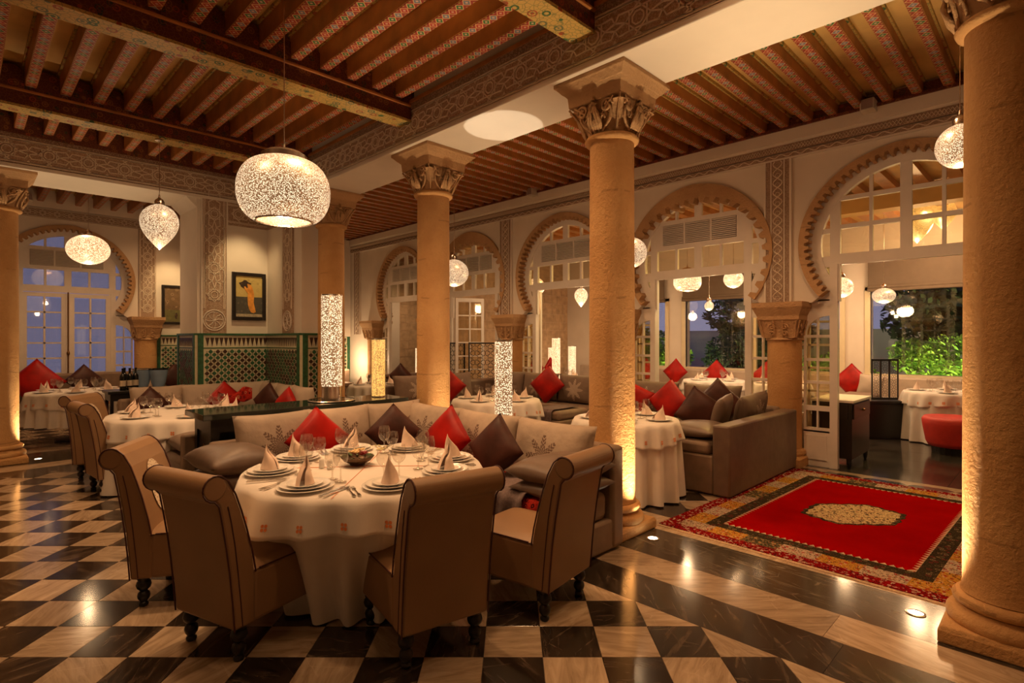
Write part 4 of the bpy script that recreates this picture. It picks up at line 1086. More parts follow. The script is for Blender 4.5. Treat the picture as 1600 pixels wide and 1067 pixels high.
# ---- scroll-back chair
def make_chair():
    t = thing('dining_chair', '', 'chair')
    sc_ = [(-.352 + .062 * math.cos(q_), .877 + .060 * math.sin(q_)) for q_ in [math.radians(d) for d in (62, 80, 100, 120, 140, 160, 180, 200, 222, 245, 265)]]
    front = [(-.14, .42), (-.158, .52), (-.188, .64), (-.218, .74), (-.25, .83), (-.288, .90)] + sc_
    rear = [(-.335, .79), (-.318, .70), (-.298, .58), (-.28, .45), (-.265, .30), (-.255, .17), (-.14, .17), (-.138, .30)]
    prof = front + rear; W = .235
    def ext(x0, x1, sh=0):
        return MB().prism(prof, lambda a, b: (x0, a, b), lambda a, b: (x1, a, b))
    bk = obj('backrest', ext(-W, W), 'leather', t, bevel=.014)
    scr = MB().tube([(-W - .003, -.354, .877), (W + .003, -.354, .877)], .060, 24)
    obj('scroll_roll', scr, 'leather', bk, bevel=.01, smooth=True, auto=.7)
    for s_ in (-1, 1):
        obj('piping', MB().tube([(s_ * (W + .001), a, b) for a, b in prof[:-2]], .0045, 5), 'piping', bk)
        obj('piping', MB().tube([(s_ * (W + .001), a - .0 + .028, b) for a, b in [(-.318, .78), (-.30, .70), (-.28, .58), (-.265, .45), (-.25, .30), (-.24, .18)]], .003, 5), 'piping', bk)
    def st(u, v):
        x = -W + 2 * W * u; y = -.19 + .515 * v
        e = (1 - abs(2 * u - 1) ** 6) * (1 - abs(2 * v - 1) ** 8)
        return (x, y, .43 + .035 * e)
    sq = MB().box(-W, W, -.15, .33, .17, .43)
    seat = obj('seat', sq, 'leather', t, bevel=.02)
    obj('seat_pad', MB().grid(st, 14, 14), 'leather', seat, smooth=True)
    obj('piping', MB().tube([(-W, -.12, .432), (-W, .325, .432), (W, .325, .432), (W, -.12, .432)], .004, 5), 'piping', seat)
    leg = [(.020, 0), (.026, .008), (.026, .018), (.017, .026), (.030, .045), (.034, .062), (.030, .078), (.018, .090), (.036, .108), (.040, .125), (.036, .142), (.028, .152), (.034, .158), (.034, .175)]
    lm_ = None
    for (x, y) in ((-.19, -.20), (.19, -.20), (-.19, .28), (.19, .28)):
        if lm_ is None:
            o = obj('leg', MB().lathe(leg, 18), 'black_wood', t, smooth=True, auto=1.0); lm_ = o.data
        else:
            o = obj('leg', lm_, None, t)
        o.location = (x, y, 0)
    # embroidered medallion on the inner face of the backrest
    def md(u, v):
        a = 2 * PI * u; r = v * .105
        x, zz = r * math.cos(a), r * math.sin(a) * 1.55
        z = .665 + zz
        # front face of the back as function of z
        pts = front[:6]
        for (a0, b0), (a1, b1) in zip(pts, pts[1:]):
            if z <= b1 or (a1, b1) == pts[-1]: yy = a0 + (a1 - a0) * (z - b0) / (b1 - b0); break
        return (x, yy + .006, z + .001)
    mo = MB().grid(md, 28, 8, True)
    obj('stitched_medallion', mo, 'medallion_relief', bk, smooth=True, label='round cream stitched medallion')
    return t
t_ = NT('medallion_relief'); v_, x_, y_, z_ = t_.xyz('Object')
vd = t_.voro(v_, 75.0, 'DISTANCE_TO_EDGE')
M['medallion_relief'] = t_.done(t_.mix(t_.m('LESS_THAN', vd, 0.22), (0.34, 0.22, 0.13), (0.78, 0.66, 0.50)), 0.6)
chair0 = make_chair(); used = [False]
def chair(R, Y, dR, dY, label, group=None):
    x, y = cw(R, Y); dx, dy = cw(dR, dY); rz = math.atan2(dy, dx) - PI / 2
    if not used[0]:
        used[0] = True; chair0.location = (x, y, 0); chair0.rotation_euler = (0, 0, rz); chair0['label'] = label
        if group: chair0['group'] = group
        return chair0
    return dup(chair0, (x, y, 0), rz, label, group)
def rearmid(Rm, Ym, dR, dY, off=.26):
    L = math.hypot(dR, dY); return Rm + dR / L * off, Ym + dY / L * off, dR, dY
G1 = 'scroll-back chairs'
chair(*rearmid(-1.535, 2.74, .46, .87), 'tan scroll-back chair seen from behind, left of the two nearest the camera', G1)
chair(*rearmid(-.317, 2.70, -.56, .83), 'tan scroll-back chair seen from behind in the middle, hiding the table cloth', G1)
chair(*rearmid(.345, 3.20, -.80, .60), 'tan scroll-back chair at the right of the big table, beside the sofa end', G1)
chair(*rearmid(-2.27, 3.43, .98, .20), 'tan scroll-back chair showing the cream stitched medallion on its back', G1)
chair(*rearmid(-4.89, 6.37, 1.0, .0), 'farther tan scroll-back chair at the table behind the console', G1)
chair(*rearmid(-4.27, 5.60, .65, .76), 'nearer tan scroll-back chair at the table behind the console', G1)

# ---- pillows and cushions
def pillow_mb(w_, h_, t, seed=0, n=16, pinch=.06):
    rr = random.Random(seed); ph = [rr.uniform(0, 6) for _ in range(4)]
    def f(side):
        def g_(u, v):
            a, b = 2 * u - 1, 2 * v - 1
            th = t / 2 * (max(0, 1 - abs(a) ** 2.6) ** .5) * (max(0, 1 - abs(b) ** 2.6) ** .5)
            wob = 1 + .10 * math.sin(3.2 * a + ph[0]) * math.cos(2.7 * b + ph[1])
            cx = a * (1 - pinch * (1 - abs(b) ** 2)); cz = b * (1 - pinch * (1 - abs(a) ** 2))
            return (cx * w_ / 2, side * th * wob, cz * h_ / 2)
        return g_
    return MB().grid(f(1), n, n).grid(f(-1), n, n)
def weld(o):
    bm = bmesh.new(); bm.from_mesh(o.data); bmesh.ops.remove_doubles(bm, verts=bm.verts, dist=1e-4); bmesh.ops.recalc_face_normals(bm, faces=bm.faces); bm.to_mesh(o.data); bm.free()
pcache = {}
def pillow(name, loc, w_, h_, t, face, mat, label, cat='cushion', group=None, tilt=0.0, roll=0.0, seed=0, pinch=.06):
    """face: angle (room frame) that the cushion's front looks to; roll 45deg stands it on a corner"""
    key = (w_, h_, t, mat, seed % 3, pinch)
    if key not in pcache:
        o = obj(name, pillow_mb(w_, h_, t, seed % 3, 16, pinch), mat, None, smooth=True); weld(o); pcache[key] = o.data
        for p in o.data.polygons: p.use_smooth = True
    else: o = obj(name, pcache[key], None, None)
    # local front is -Y
    m_ = Matrix.Translation(loc) @ Matrix.Rotation(face + PI / 2, 4, 'Z') @ Matrix.Rotation(tilt, 4, 'X') @ Matrix.Rotation(roll, 4, 'Y')
    o.matrix_world = m_; o.location = m_.to_translation(); o.rotation_euler = m_.to_euler()
    return tag(o, label, cat, group)
NX, PXf, NY_, PYf = PI, 0.0, -PI / 2, PI / 2      # facing directions
R45 = PI / 4
tilt = -.22

# ---- sofas (room frame boxes)
def sofa(label, boxes, loc):
    t = thing('corner_sofa', label, 'sofa', (*loc, 0))
    for nm, (x0, x1, y0, y1, z0, z1), mt, bv in boxes:
        obj(nm, MB().box(x0, x1, y0, y1, z0, z1), mt, t, bevel=bv, world=True, smooth=True, auto=.9)
    return t
# big sofa round the nearest table
sofa('large taupe corner sofa wrapping the nearest table', [
    ('base', (1.22, 3.52, 4.32, 5.02, .015, .24), 'sofa', .02), ('base', (2.78, 3.54, 2.36, 4.32, .015, .24), 'sofa', .02),
    ('seat_cushion', (1.24, 2.02, 4.30, 4.86, .24, .45), 'sofa', .05), ('seat_cushion', (2.02, 2.78, 4.30, 4.86, .24, .45), 'sofa', .05),
    ('seat_cushion', (2.78, 3.38, 3.60, 4.86, .24, .45), 'sofa', .05), ('seat_cushion', (2.76, 3.38, 2.38, 3.60, .24, .45), 'sofa', .05),
    ('back_panel', (1.45, 3.54, 4.88, 5.03, .10, .72), 'sofa', .03), ('back_panel', (3.40, 3.55, 2.35, 4.88, .02, .77), 'sofa', .03)], (3.4, 4.9))
GC = 'beige damask back cushions of the big sofa'
names = ['leftmost', 'second from the left', 'third from the left, at the sofa corner', 'fourth from the left, behind the red cushion', 'fifth from the left', 'rightmost']
k = 0
for i in range(3):
    pillow('back_cushion', (1.90 + .60 * i, 4.77, .695), .66, .50, .24, NY_, 'cushion_motif', 'beige damask back cushion, big sofa, ' + names[k], 'cushion', GC, -.16, 0, i); k += 1
for i in range(3):
    pillow('back_cushion', (3.28, 4.38 - .77 * i, .68), .82, .50, .24, NX, 'cushion_motif', 'beige damask back cushion, big sofa, ' + names[k], 'cushion', GC, -.16, 0, i); k += 1
GT = 'throw cushions of the big sofa'
pillow('throw_cushion', (2.16, 4.50, .72), .40, .40, .16, NY_ - .1, 'red_satin', 'red satin cushion standing on its corner, left on the big sofa', 'cushion', GT, -.2, R45, 0, .03)
pillow('throw_cushion', (2.86, 4.42, .705), .38, .38, .15, NY_ - .5, 'plum_satin', 'dark plum cushion standing on its corner at the corner of the big sofa', 'cushion', GT, -.2, R45, 1, .03)
pillow('throw_cushion', (3.00, 3.80, .72), .41, .41, .16, NX + .1, 'red_satin', 'red satin cushion standing on its corner, right on the big sofa', 'cushion', GT, -.2, R45, 2, .03)
pillow('throw_cushion', (3.00, 3.19, .70), .41, .41, .16, NX + .1, 'plum_satin', 'dark brown-plum cushion on its corner, rightmost on the big sofa', 'cushion', GT, -.22, R45, 0, .03)
def flat_cushion(loc, w_, d_, t, label, rz=0.0, mat='sofa_satin', seed=0):
    o = obj('armrest_cushion', pillow_mb(w_, d_, t, seed), mat, None, smooth=True); weld(o)
    for p in o.data.polygons: p.use_smooth = True
    o.location = loc; o.rotation_euler = (PI / 2, 0, rz); return tag(o, label, 'cushion', 'armrest cushions')
flat_cushion((3.07, 2.55, .525), .66, .46, .15, 'lower dark taupe armrest cushion at the right end of the big sofa')
flat_cushion((3.06, 2.56, .645), .68, .50, .20, 'upper plump taupe armrest cushion at the right end of the big sofa', .04, seed=1)
flat_cushion((1.48, 4.52, .52), .46, .62, .17, 'lower armrest cushion at the left end of the big sofa')
flat_cushion((1.47, 4.50, .66), .50, .66, .22, 'upper plump armrest cushion at the left end of the big sofa', .03, seed=1)
# patterned throw across the right seat, grey shawl with fringe
def cloth_over(name, fn, nu, nv, mat, label, cat, thick=.008, parent=None):
    o = obj(name, MB().grid(fn, nu, nv), mat, parent, smooth=True); s_ = o.modifiers.new('t', 'SOLIDIFY'); s_.thickness = thick; s_.offset = 1
    if label: tag(o, label, cat)
    return o
def drape(profile, y0, y1, wob=.008):
    # profile of (x,z) across the seat front, extruded in y
    def f(u, v):
        s_ = u * (len(profile) - 1); i = min(int(s_), len(profile) - 2); q_ = s_ - i
        x = profile[i][0] + (profile[i + 1][0] - profile[i][0]) * q_; z = profile[i][1] + (profile[i + 1][1] - profile[i][1]) * q_
        return (x + wob * math.sin(v * 23 + z * 9), y0 + (y1 - y0) * v, z + wob * .4 * math.sin(v * 17 + x * 12))
    return f
cloth_over('patterned_throw', drape([(3.34, .465), (2.9, .468), (2.77, .462), (2.745, .42), (2.74, .30)], 2.50, 4.10), 24, 30, 'throw_red', 'red and black patterned throw spread over the right seat of the big sofa', 'blanket')
sh = cloth_over('fringed_shawl', drape([(3.25, .50), (2.95, .50), (2.77, .50), (2.725, .46), (2.715, .30)], 2.62, 3.16, .014), 24, 20, 'throw_grey', 'mauve-grey fringed shawl hanging over the sofa seat behind the right chair', 'blanket')
q = MB()
for k in range(26):
    y = 2.63 + k * .02; q.tube([(2.712, y, .30), (2.708 + .004 * math.sin(k), y + .003, .22), (2.71, y - .002 + .006 * math.sin(k * 2.1), .14)], .0045, 4)
obj('fringe', q, 'throw_grey', sh, stuff=True)

# ---- round tables with cloths
flowerpts = None
def cloth_fn(R, zt, drop, nf, amp, wav=.0, seed=0, flare=.02, tz=None):
    def f(u, v):
        a = 2 * PI * u
        if v < .35: r = R * v / .35; return (r * math.cos(a), r * math.sin(a), zt)
        q_ = (v - .35) / .65; d = drop + wav * math.sin(4 * a + seed)
        fold = math.sin(nf * a + seed + 1.2 * math.sin(3 * a))
        r = R + .012 * min(1, q_ * 6) + (flare + amp * fold) * q_ ** .8
        return (r * math.cos(a), r * math.sin(a), zt - .012 * min(1, q_ * 8) - (d - .012) * q_)
    return f
def flower_mb(f, a, v, s=.022, e=.004):
    q = MB(); c = Vector(f(a / (2 * PI), v)); du = (Vector(f(a / (2 * PI) + .003, v)) - c).normalized(); dv = (Vector(f(a / (2 * PI), v - .02)) - c).normalized(); n = du.cross(dv).normalized()
    if n.dot(Vector((math.cos(a), math.sin(a), 0))) < 0: n = -n
    c = c + n * e
    for k in range(4):
        an = k * PI / 2 + PI / 4; p = c + (du * math.cos(an) + dv * math.sin(an)) * s * .62
        vs = [(p + du * (math.cos(b) * s * .42) + dv * (math.sin(b) * s * .42))[:] for b in [2 * PI * j / 7 for j in range(7)]]
        q.add(vs, [tuple(range(7))])
    return q
def table(x, y, r, zt, label, where_, seed=0, overlay=.20, skirt_r=None, flowers=True, floor_gap=.015, nf=16):
    t = thing('dining_table', 'round dining table under white cloths, ' + where_, 'table', (x, y, 0))
    obj('tabletop', MB().lathe([(r - .02, zt - .04), (r - .01, zt - .03), (r - .01, zt - .012), (r - .02, zt - .008)], 40), 'black_wood', t)
    obj('pedestal', MB().lathe([(.28, .0), (.28, .03), (.08, .06), (.05, .12), (.05, zt - .08), (.14, zt - .04)], 20), 'black_wood', t)
    sr = skirt_r or r
    sk = obj('tablecloth', MB().grid(cloth_fn(r - .004, zt - .004, zt - floor_gap - .004, nf, .045, 0, seed, sr - r), 240, 22, True), 'linen', None, smooth=True)
    sk.location = (x, y, 0); tag(sk, 'long white undercloth, table ' + where_, 'tablecloth', 'white undercloths')
    f = cloth_fn(r + .002, zt + .003, overlay, 17, .026, .024, seed, .034)
    ov = obj('tablecloth', MB().grid(f, 240, 14, True), 'linen', None, smooth=True); so = ov.modifiers.new('t', 'SOLIDIFY'); so.thickness = .002
    ov.location = (x, y, 0); tag(ov, 'short white overcloth with orange flowers, table ' + where_, 'tablecloth', 'embroidered overcloths')
    if flowers:
        n = 22
        for k in range(n):
            obj('embroidered_flower', flower_mb(f, 2 * PI * k / n + .05, .80), 'orange_thread', ov)
    return ov
TAB1 = (1.82, 3.13)
ov1 = table(*TAB1, .72, .76, '', 'nearest the camera', 1, .20, .47)
# orange stitched line across the cloth
obj('stitched_line', MB().tube([(-.5, -.52, .7655), (0, 0, .7655), (.46, .50, .7655)], .0018, 4).tube([(-.56, .44, .7655), (0, 0, .7655), (.5, -.48, .7655)], .0018, 4), 'orange_thread', ov1)

# ---- tableware prototypes
def proto_plate(r, h=.018):
    return MB().lathe([(.0, .003), (r * .55, .002), (r * .6, .0), (r * .62, .004), (r * .98, h - .003), (r, h), (r * .985, h + .001), (r * .66, .009), (r * .58, .006), (0, .006)], 36, cap=False)
def mk(name, mb, mat, smooth=True):
    me = mb.mesh(name, smooth); me.materials.append(M[mat]); return me
PM = {'c': mk('charger_plate', proto_plate(.150, .016), 'china'), 'd': mk('dinner_plate', proto_plate(.132, .02), 'china'), 's': mk('side_plate', proto_plate(.095, .016), 'china')}
def napkin_mb(h_=.135, r0=.05):
    def f(u, v):
        a = -2.9 + 5.8 * u; r = r0 * (1 - v) ** .75 * (1 + .10 * math.sin(a * 3 + v * 4)) * (1.0 + .25 * u) + .006
        pk = 1 - .62 * v * abs(u - .55) ** 1.2 * 1.8
        return (r * math.cos(a) + .028 * v * v, r * math.sin(a) * .75, h_ * 1.12 * v * pk)
    return MB().grid(f, 26, 12)
NM = mk('napkin', napkin_mb(), 'napkin')
GBp = [(0, .002), (.032, .002), (.034, .004), (.012, .008), (.0045, .016), (.004, .075), (.008, .085), (.026, .098), (.038, .118), (.042, .140), (.040, .165), (.034, .192)]
GM = mk('wine_glass', MB().lathe(GBp, 28, cap=False), 'goblet')
GM2 = mk('water_glass', MB().lathe([(0, .002), (.030, .002), (.032, .004), (.010, .008), (.0045, .016), (.0045, .055), (.010, .064), (.030, .080), (.041, .105), (.042, .130), (.037, .160)], 28, cap=False), 'goblet')
TMm = mk('tumbler', MB().lathe([(0, .003), (.028, .003), (.033, .02), (.036, .09)], 22, cap=False), 'goblet')
def fork_mb():
    q = MB().box(-.004, .004, -.10, .03, .002, .004).box(-.010, .010, .03, .05, .002, .004)
    for k in range(4): q.box(-.010 + k * .0057, -.0075 + k * .0057, .05, .095, .002, .0035)
    return q.box(-.008, .008, -.105, -.06, .002, .0042)
FM = mk('fork', fork_mb(), 'steel', False)
KM = mk('knife', MB().box(-.006, .006, -.11, -.005, .001, .007).prism([(-.009, -.005), (.007, -.005), (.009, .03), (.007, .09), (-.002, .115), (-.009, .09)], lambda a, b: (a, b, .002), lambda a, b: (a, b, .0042)), 'steel', False)
def put(me, name, x, y, z, rz, label, cat, group=None, scale=1.0, tilt_=None):
    o = bpy.data.objects.new(name, me); C.objects.link(o); o.location = (x, y, z); o.rotation_euler = (0, 0, rz)
    if scale != 1.0: o.scale = (scale,) * 3
    return tag(o, label, cat, group)
def setting(cx, cy, rad, ang, zt, wtxt, tname, full=True, glasses=2):
    # ang in the room frame, measured at the table centre
    x, y = cx + rad * math.cos(ang), cy + rad * math.sin(ang); rz = ang + PI / 2     # local +y points to the table centre
    d = ', %s place, table %s' % (wtxt, tname)
    gp = 'place settings on the table ' + tname
    z = zt
    if full:
        put(PM['c'], 'charger_plate', x, y, z, 0, 'large white lowest plate' + d, 'plate', gp); z += .008
    put(PM['d'], 'dinner_plate', x, y, z, 0, 'white dinner plate' + d, 'plate', gp); z += .010
    if full: put(PM['s'], 'side_plate', x, y, z, 0, 'small white top plate' + d, 'plate', gp); z += .008
    put(NM, 'napkin', x, y, z, random.uniform(0, 6), 'peach-white pointed napkin' + d, 'napkin', gp, 1.0)
    c, s_ = math.cos(rz), math.sin(rz)
    P_ = lambda a, b: (x + a * c - b * s_, y + a * s_ + b * c)
    if full:
        for a in (-.185, -.212): put(FM, 'fork', *P_(a, 0), zt, rz, ('inner' if a > -.2 else 'outer') + ' fork' + d, 'fork', gp)
        for a in (.180, .207): put(KM, 'knife', *P_(a, 0), zt, rz, ('inner' if a < .2 else 'outer') + ' knife' + d, 'knife', gp)
    offs = [(.10, .17), (.02, .20), (.17, .13)][:glasses]
    for k, (a, b) in enumerate(offs):
        if full or k == 0: put([GM, GM2, GM2][k], ['wine_glass', 'water_glass', 'water_glass'][k], *P_(a, b), zt, 0, ['tall clear wine glass', 'shorter clear stem glass', 'outer stem glass'][k] + d, 'glass', gp)
        else: put(GM2, 'water_glass', *P_(a, b), zt, 0, 'shorter clear stem glass' + d, 'glass', gp)
names8 = {199: 'left near', 250: 'front left', 298: 'front right', 343: 'right near', 21: 'right far', 158: 'left far', 115: 'back left', 72: 'back right'}
for a, nm in names8.items(): setting(*TAB1, .55, math.radians(a) - PI / 4 + PI / 2 * 0 + 0, .7665, nm, 'nearest the camera') if False else None
for a, nm in names8.items():
    R, Y = math.cos(math.radians(a)), math.sin(math.radians(a)); dx, dy = cw(R, Y)
    setting(*TAB1, .555, math.atan2(dy, dx), .7655, nm, 'nearest the camera', True, 2)
# centrepiece
bw = thing('flower_bowl', 'bronze bowl of pale and dark red flowers in the middle of the nearest table', 'bowl', (1.80, 3.20, .7655))
obj('bowl', MB().lathe([(0, .0), (.045, .0), (.05, .012), (.085, .03), (.105, .055), (.10, .058), (.07, .035), (0, .02)], 30, cap=False), 'bronze', bw, smooth=True)
rr = random.Random(3)
for k in range(9):
    a = rr.uniform(0, 6.28); r = rr.uniform(0, .06); q = MB()
    for j in range(9):
        b = 2 * PI * j / 9; q.grid(lambda u, v: (.024 * v * math.cos(b + (u - .5) * .8), .024 * v * math.sin(b + (u - .5) * .8), .012 * v * v + .004 * (j % 2)), 2, 3)
    q.lathe([(0, 0), (.006, .004), (0, .010)], 8)
    o = obj('flower', q, 'flower' if k % 3 else 'flower_red', bw, smooth=True); o.location = (r * math.cos(a), r * math.sin(a), .062 + .012 * (k % 3))
for k in range(12):
    a = k * .55; q = MB().grid(lambda u, v: (.018 * (u - .5) * math.sin(PI * min(.98, v + .05)), .05 * v, .03 * v - .02 * v * v), 3, 5)
    o = obj('leaf', q, 'leafgreen', bw); o.location = (.06 * math.cos(a), .06 * math.sin(a), .05); o.rotation_euler = (0, 0, a - PI / 2)
SPm = mk('shaker', MB().lathe([(0, 0), (.016, 0), (.017, .01), (.016, .05), (.011, .058), (0, .060)], 20), 'china')
for k, (R, Y) in enumerate([(-1.19, 3.45), (-1.13, 3.42)]):
    x, y = cw(R, Y); put(SPm, 'salt_shaker' if k == 0 else 'pepper_shaker', x, y, .7655, 0, 'white porcelain %s shaker, %s of the pair' % (('salt', 'left') if k == 0 else ('pepper', 'right')), 'shaker')

# other tables
TABS = [((1.75, 6.90), .70, .76, 'behind the console', 6), ((1.30, 10.95), .62, .76, 'by the blue window', 6),
        ((4.83, 3.18), .52, .76, 'left of the brown sofa', 5), ((5.12, 5.42), .58, .76, 'behind the white floor lantern', 5),
        ((5.25, 8.7), .45, .76, 'at the far end of the aisle', 4), ((5.3, 11.6), .45, .76, 'at the far mosaic wall', 4),
        ((10.75, 1.27), .55, .76, 'beside the red stool', 4), ((10.9, 5.05), .60, .74, 'left behind the brown sofa', 4), ((10.9, 3.75), .5, .74, 'right behind the brown sofa', 4), ((9.2, 7.7), .6, .74, 'by the bright garden corner', 4)]
for n, ((x, y), r, zt, nm, k) in enumerate(TABS):
    low = .27 if n == 1 else .015
    table(x, y, r, zt, '', nm, n * 1.7, .20 if n != 1 else .24, r + .02, n in (0, 1, 2, 3, 6), low, 14 if n != 1 else 20)
    used_w = {}
    for j in range(k):
        a = 2 * PI * j / k + .4 + n
        px_, py_ = x + math.cos(a), y + math.sin(a); wt = where(px_, py_, x, y)
        used_w[wt] = used_w.get(wt, 0) + 1
        setting(x, y, r - .17, a, zt + .005, wt + ('' if used_w[wt] == 1 else ' second'), nm, False, 2)

# wine bottles, bucket and dark side table by the far bay
st_ = thing('side_table', 'dark square side table carrying the wine bottles', 'table', (1.69, 9.62, 0))
obj('tabletop', MB().box(-.24, .24, -.24, .24, .80, .84), 'black_wood', st_, bevel=.006)
obj('apron', MB().box(-.21, .21, -.21, .21, .70, .80), 'black_wood', st_)
for a in (-.19, .19):
    for b in (-.19, .19): obj('leg', MB().box(a - .02, a + .02, b - .02, b + .02, 0, .70), 'black_wood', st_)
def bottle(R, Y, z, label):
    x, y = cw(R, Y); t = thing('wine_bottle', label, 'bottle', (x, y, z), 0, 'wine bottles')
    obj('glass_body', MB().lathe([(0, 0), (.037, 0), (.038, .01), (.038, .19), (.032, .215), (.015, .235), (.0145, .30), (.016, .302), (.016, .315), (0, .316)], 20), 'bottle', t, smooth=True, auto=.9)
    obj('paper_label', MB().lathe([(.0386, .06), (.0386, .14)], 20, cap=False), 'foil', t, smooth=True)
for k, (R, Y, l) in enumerate([(-5.56, 7.88, 'dark wine bottle, leftmost on the side table'), (-5.53, 7.98, 'dark wine bottle in the middle of the side table'), (-5.66, 8.06, 'dark wine bottle at the back of the side table'), (-5.50, 8.06, 'dark wine bottle, rightmost on the side table')]): bottle(R, Y, .84, l)
for k, (x, y) in enumerate([(1.93, 9.78), (2.12, 9.68)]):
    t = thing('ice_bucket', ['pale bluish ice bucket on a stand behind the bottles', 'pale bluish ice bucket with dark rim right of the bottles'][k], 'bucket', (x, y, 0))
    obj('stand', MB().lathe([(.12, 0), (.12, .02), (.02, .04), (.015, .82), (.08, .86)], 16), 'chrome', t)
    obj('bucket', MB().lathe([(.075, .86), (.095, .92), (.125, 1.10), (.13, 1.12), (.12, 1.12), (.09, .92), (.0, .88)], 28, cap=False), 'blue_glass', t, smooth=True)
    obj('rim', MB().lathe([(.128, 1.11), (.136, 1.12), (.128, 1.13)], 28, cap=False), 'bottle' if k else 'chrome', t)

# ---- console behind the big sofa
cn = thing('console', 'long dark console with polished top between the two sofas', 'console table', (2.4, 5.32, 0))
obj('top', MB().box(1.43, 3.47, 5.07, 5.60, .885, .935), 'console_top', cn, world=True, bevel=.004)
obj('apron', MB().box(1.50, 3.43, 5.11, 5.56, .77, .885), 'black_wood', cn, world=True)
for (a, b) in ((1.50, 5.11), (1.50, 5.49), (3.36, 5.11), (3.36, 5.49)): obj('leg', MB().box(a, a + .07, b, b + .07, 0, .77), 'black_wood', cn, world=True)
obj('side_panel', MB().box(1.515, 1.535, 5.18, 5.49, .06, .77), 'black_wood', cn, world=True); obj('back_panel', MB().box(1.57, 3.36, 5.30, 5.33, .02, .77), 'black_wood', cn, world=True)
hp = [(1.512, 5.335 + .022 * math.cos(a), .62 + .035 * math.sin(a)) for a in [2 * PI * j / 14 for j in range(14)]]
obj('ring_pull', MB().tube(hp, .006, 6, True), 'brass_dark', cn, world=True)
tr = thing('glass_tray', 'round glass tray under the tallest pierced lantern on the console', 'tray', (2.72, 5.36, .935))
obj('disc', MB().lathe([(0, 0), (.225, 0), (.23, .006), (.225, .012), (0, .012)], 40), 'console_top', tr)
obj('rim', MB().lathe([(.228, .0), (.238, .008), (.228, .016)], 40, cap=False), 'chrome', tr)

# ---- cylinder lanterns
def lantern(x, y, z, h_, r, label, mat='lantern', base=.12, tray=False):
    t = thing('cylinder_lantern', label, 'lantern', (x, y, z), 0, 'pierced cylinder lanterns')
    b0 = base
    if b0: obj('base', MB().lathe([(r * .95, 0), (r * .95, b0), (r * .8, b0)], 28), 'chrome', t, smooth=True, auto=.6)
    obj('pierced_shade', MB().lathe([(r, b0), (r, h_), (r * .96, h_), (r * .96, h_ - .02)], 32, cap=False), mat, t, smooth=True, auto=.6)
    obj('rim', MB().lathe([(r * 1.02, h_ - .01), (r * 1.02, h_ + .004), (r * .93, h_ + .004)], 32, cap=False), 'chrome', t)
    return t
lantern(2.72, 5.36, .947, 1.08, .105, 'tallest pierced metal lantern on the tray in front of the mosaic wall', base=.14)
lantern(3.27, 5.36, .935, .64, .072, 'gold pierced lantern standing on the right end of the console', 'lamp_gold', .012)
lantern(3.83, 3.95, 0, 1.56, .088, 'white glowing floor lantern between the two middle columns', 'lantern', .05)
for x, y, h_, r, l in [(8.3, 11.6, 1.35, .13, 'bright lantern on the floor beyond the second arch from the left'), (11.6, 10.0, 1.35, .13, 'lantern washing the masonry corner with light'), (11.2, 9.0, 1.4, .10, 'pale lantern in the garden room beside the bright corner'), (8.1, 6.9, 1.6, .08, 'thin bright lantern just beyond the middle arch')]:
    lantern(x, y, 0, h_, r, l, 'lamp_bright', .04)

# ---- pendant lamps
def pendant(kind, x, y, z, rad, hh, ztop, label, mat='lamp', cap=True, power=0):
    t = thing('pendant_lamp', label, 'lamp', (x, y, z), 0, 'pierced metal pendant lamps')
    n = 24
    if kind == 'drum':
        prof = [(rad * .62, -hh / 2)] + [(rad * (abs(math.cos(a)) ** .55), hh / 2 * math.sin(a)) for a in [(-1.08 + 2.4 * k / n) for k in range(n + 1)]]
        prof = [(max(r_, rad * .28), z_) for r_, z_ in prof[1:]]; prof[0] = (rad * .60, prof[0][1])
    elif kind == 'egg': prof = [(max(.004, rad * (math.sin(PI / 2 * q_ / .62) ** .95 if q_ < .62 else math.sqrt(max(.06, 1 - ((q_ - .62) / .385) ** 2)))), -hh / 2 + hh * q_) for q_ in [k / n for k in range(n + 1)]]
    else: prof = [(max(.01, rad * math.cos(a)), hh / 2 * math.sin(a)) for a in [-PI / 2 + PI * .97 * k / n for k in range(n + 1)]]
    sh_ = obj('pierced_shade', MB().lathe(prof, 48, cap=False), mat, t, smooth=True)
    if kind == 'drum':
        zr = prof[0][1]; obj('bottom_ring', MB().tube([(rad * .60 * math.cos(a), rad * .60 * math.sin(a), zr) for a in [2 * PI * k / 40 for k in range(40)]], .010, 6, True), 'chrome', t)
    ct = prof[-1][1]; rt = prof[-1][0]
    obj('cap', MB().lathe([(max(rt, .05) * 1.05, ct - .006), (max(rt, .05) * 1.05, ct + .035), (max(rt, .05) * .8, ct + .06), (.012, ct + .085), (.008, ct + .12)], 28), 'chrome', t, smooth=True, auto=.5)
    obj('cord', MB().tube([(0, 0, ct + .11), (0, 0, ztop - z)], .004, 6), 'chrome', t)
    obj('ceiling_rose', MB().lathe([(.045, ztop - z), (.045, ztop - z - .02), (.015, ztop - z - .035)], 20), 'chrome', t)
    obj('bulb', MB().lathe([(0, -.035), (.02, -.03), (.032, 0), (.024, .025), (.012, .04), (0, .045)], 14), 'bulb', t, smooth=True).location = (0, 0, ct - .07)
    if power: light('POINT', 'pendant_light', (x, y, z - hh / 2 - .06), power, (1.0, .64, .34), .05 if power < 16 else .12)
pendant('drum', *cw(-.413 * 4.2, 4.2), 2.69, .335, .50, ZC, 'largest pierced drum pendant hanging above the nearest table', power=14)
pendant('egg', *cw(-.639 * 6.51, 6.51), 2.89, .20, .53, 3.93, 'egg-shaped pierced pendant hanging before the left picture', 'lamp', power=7)
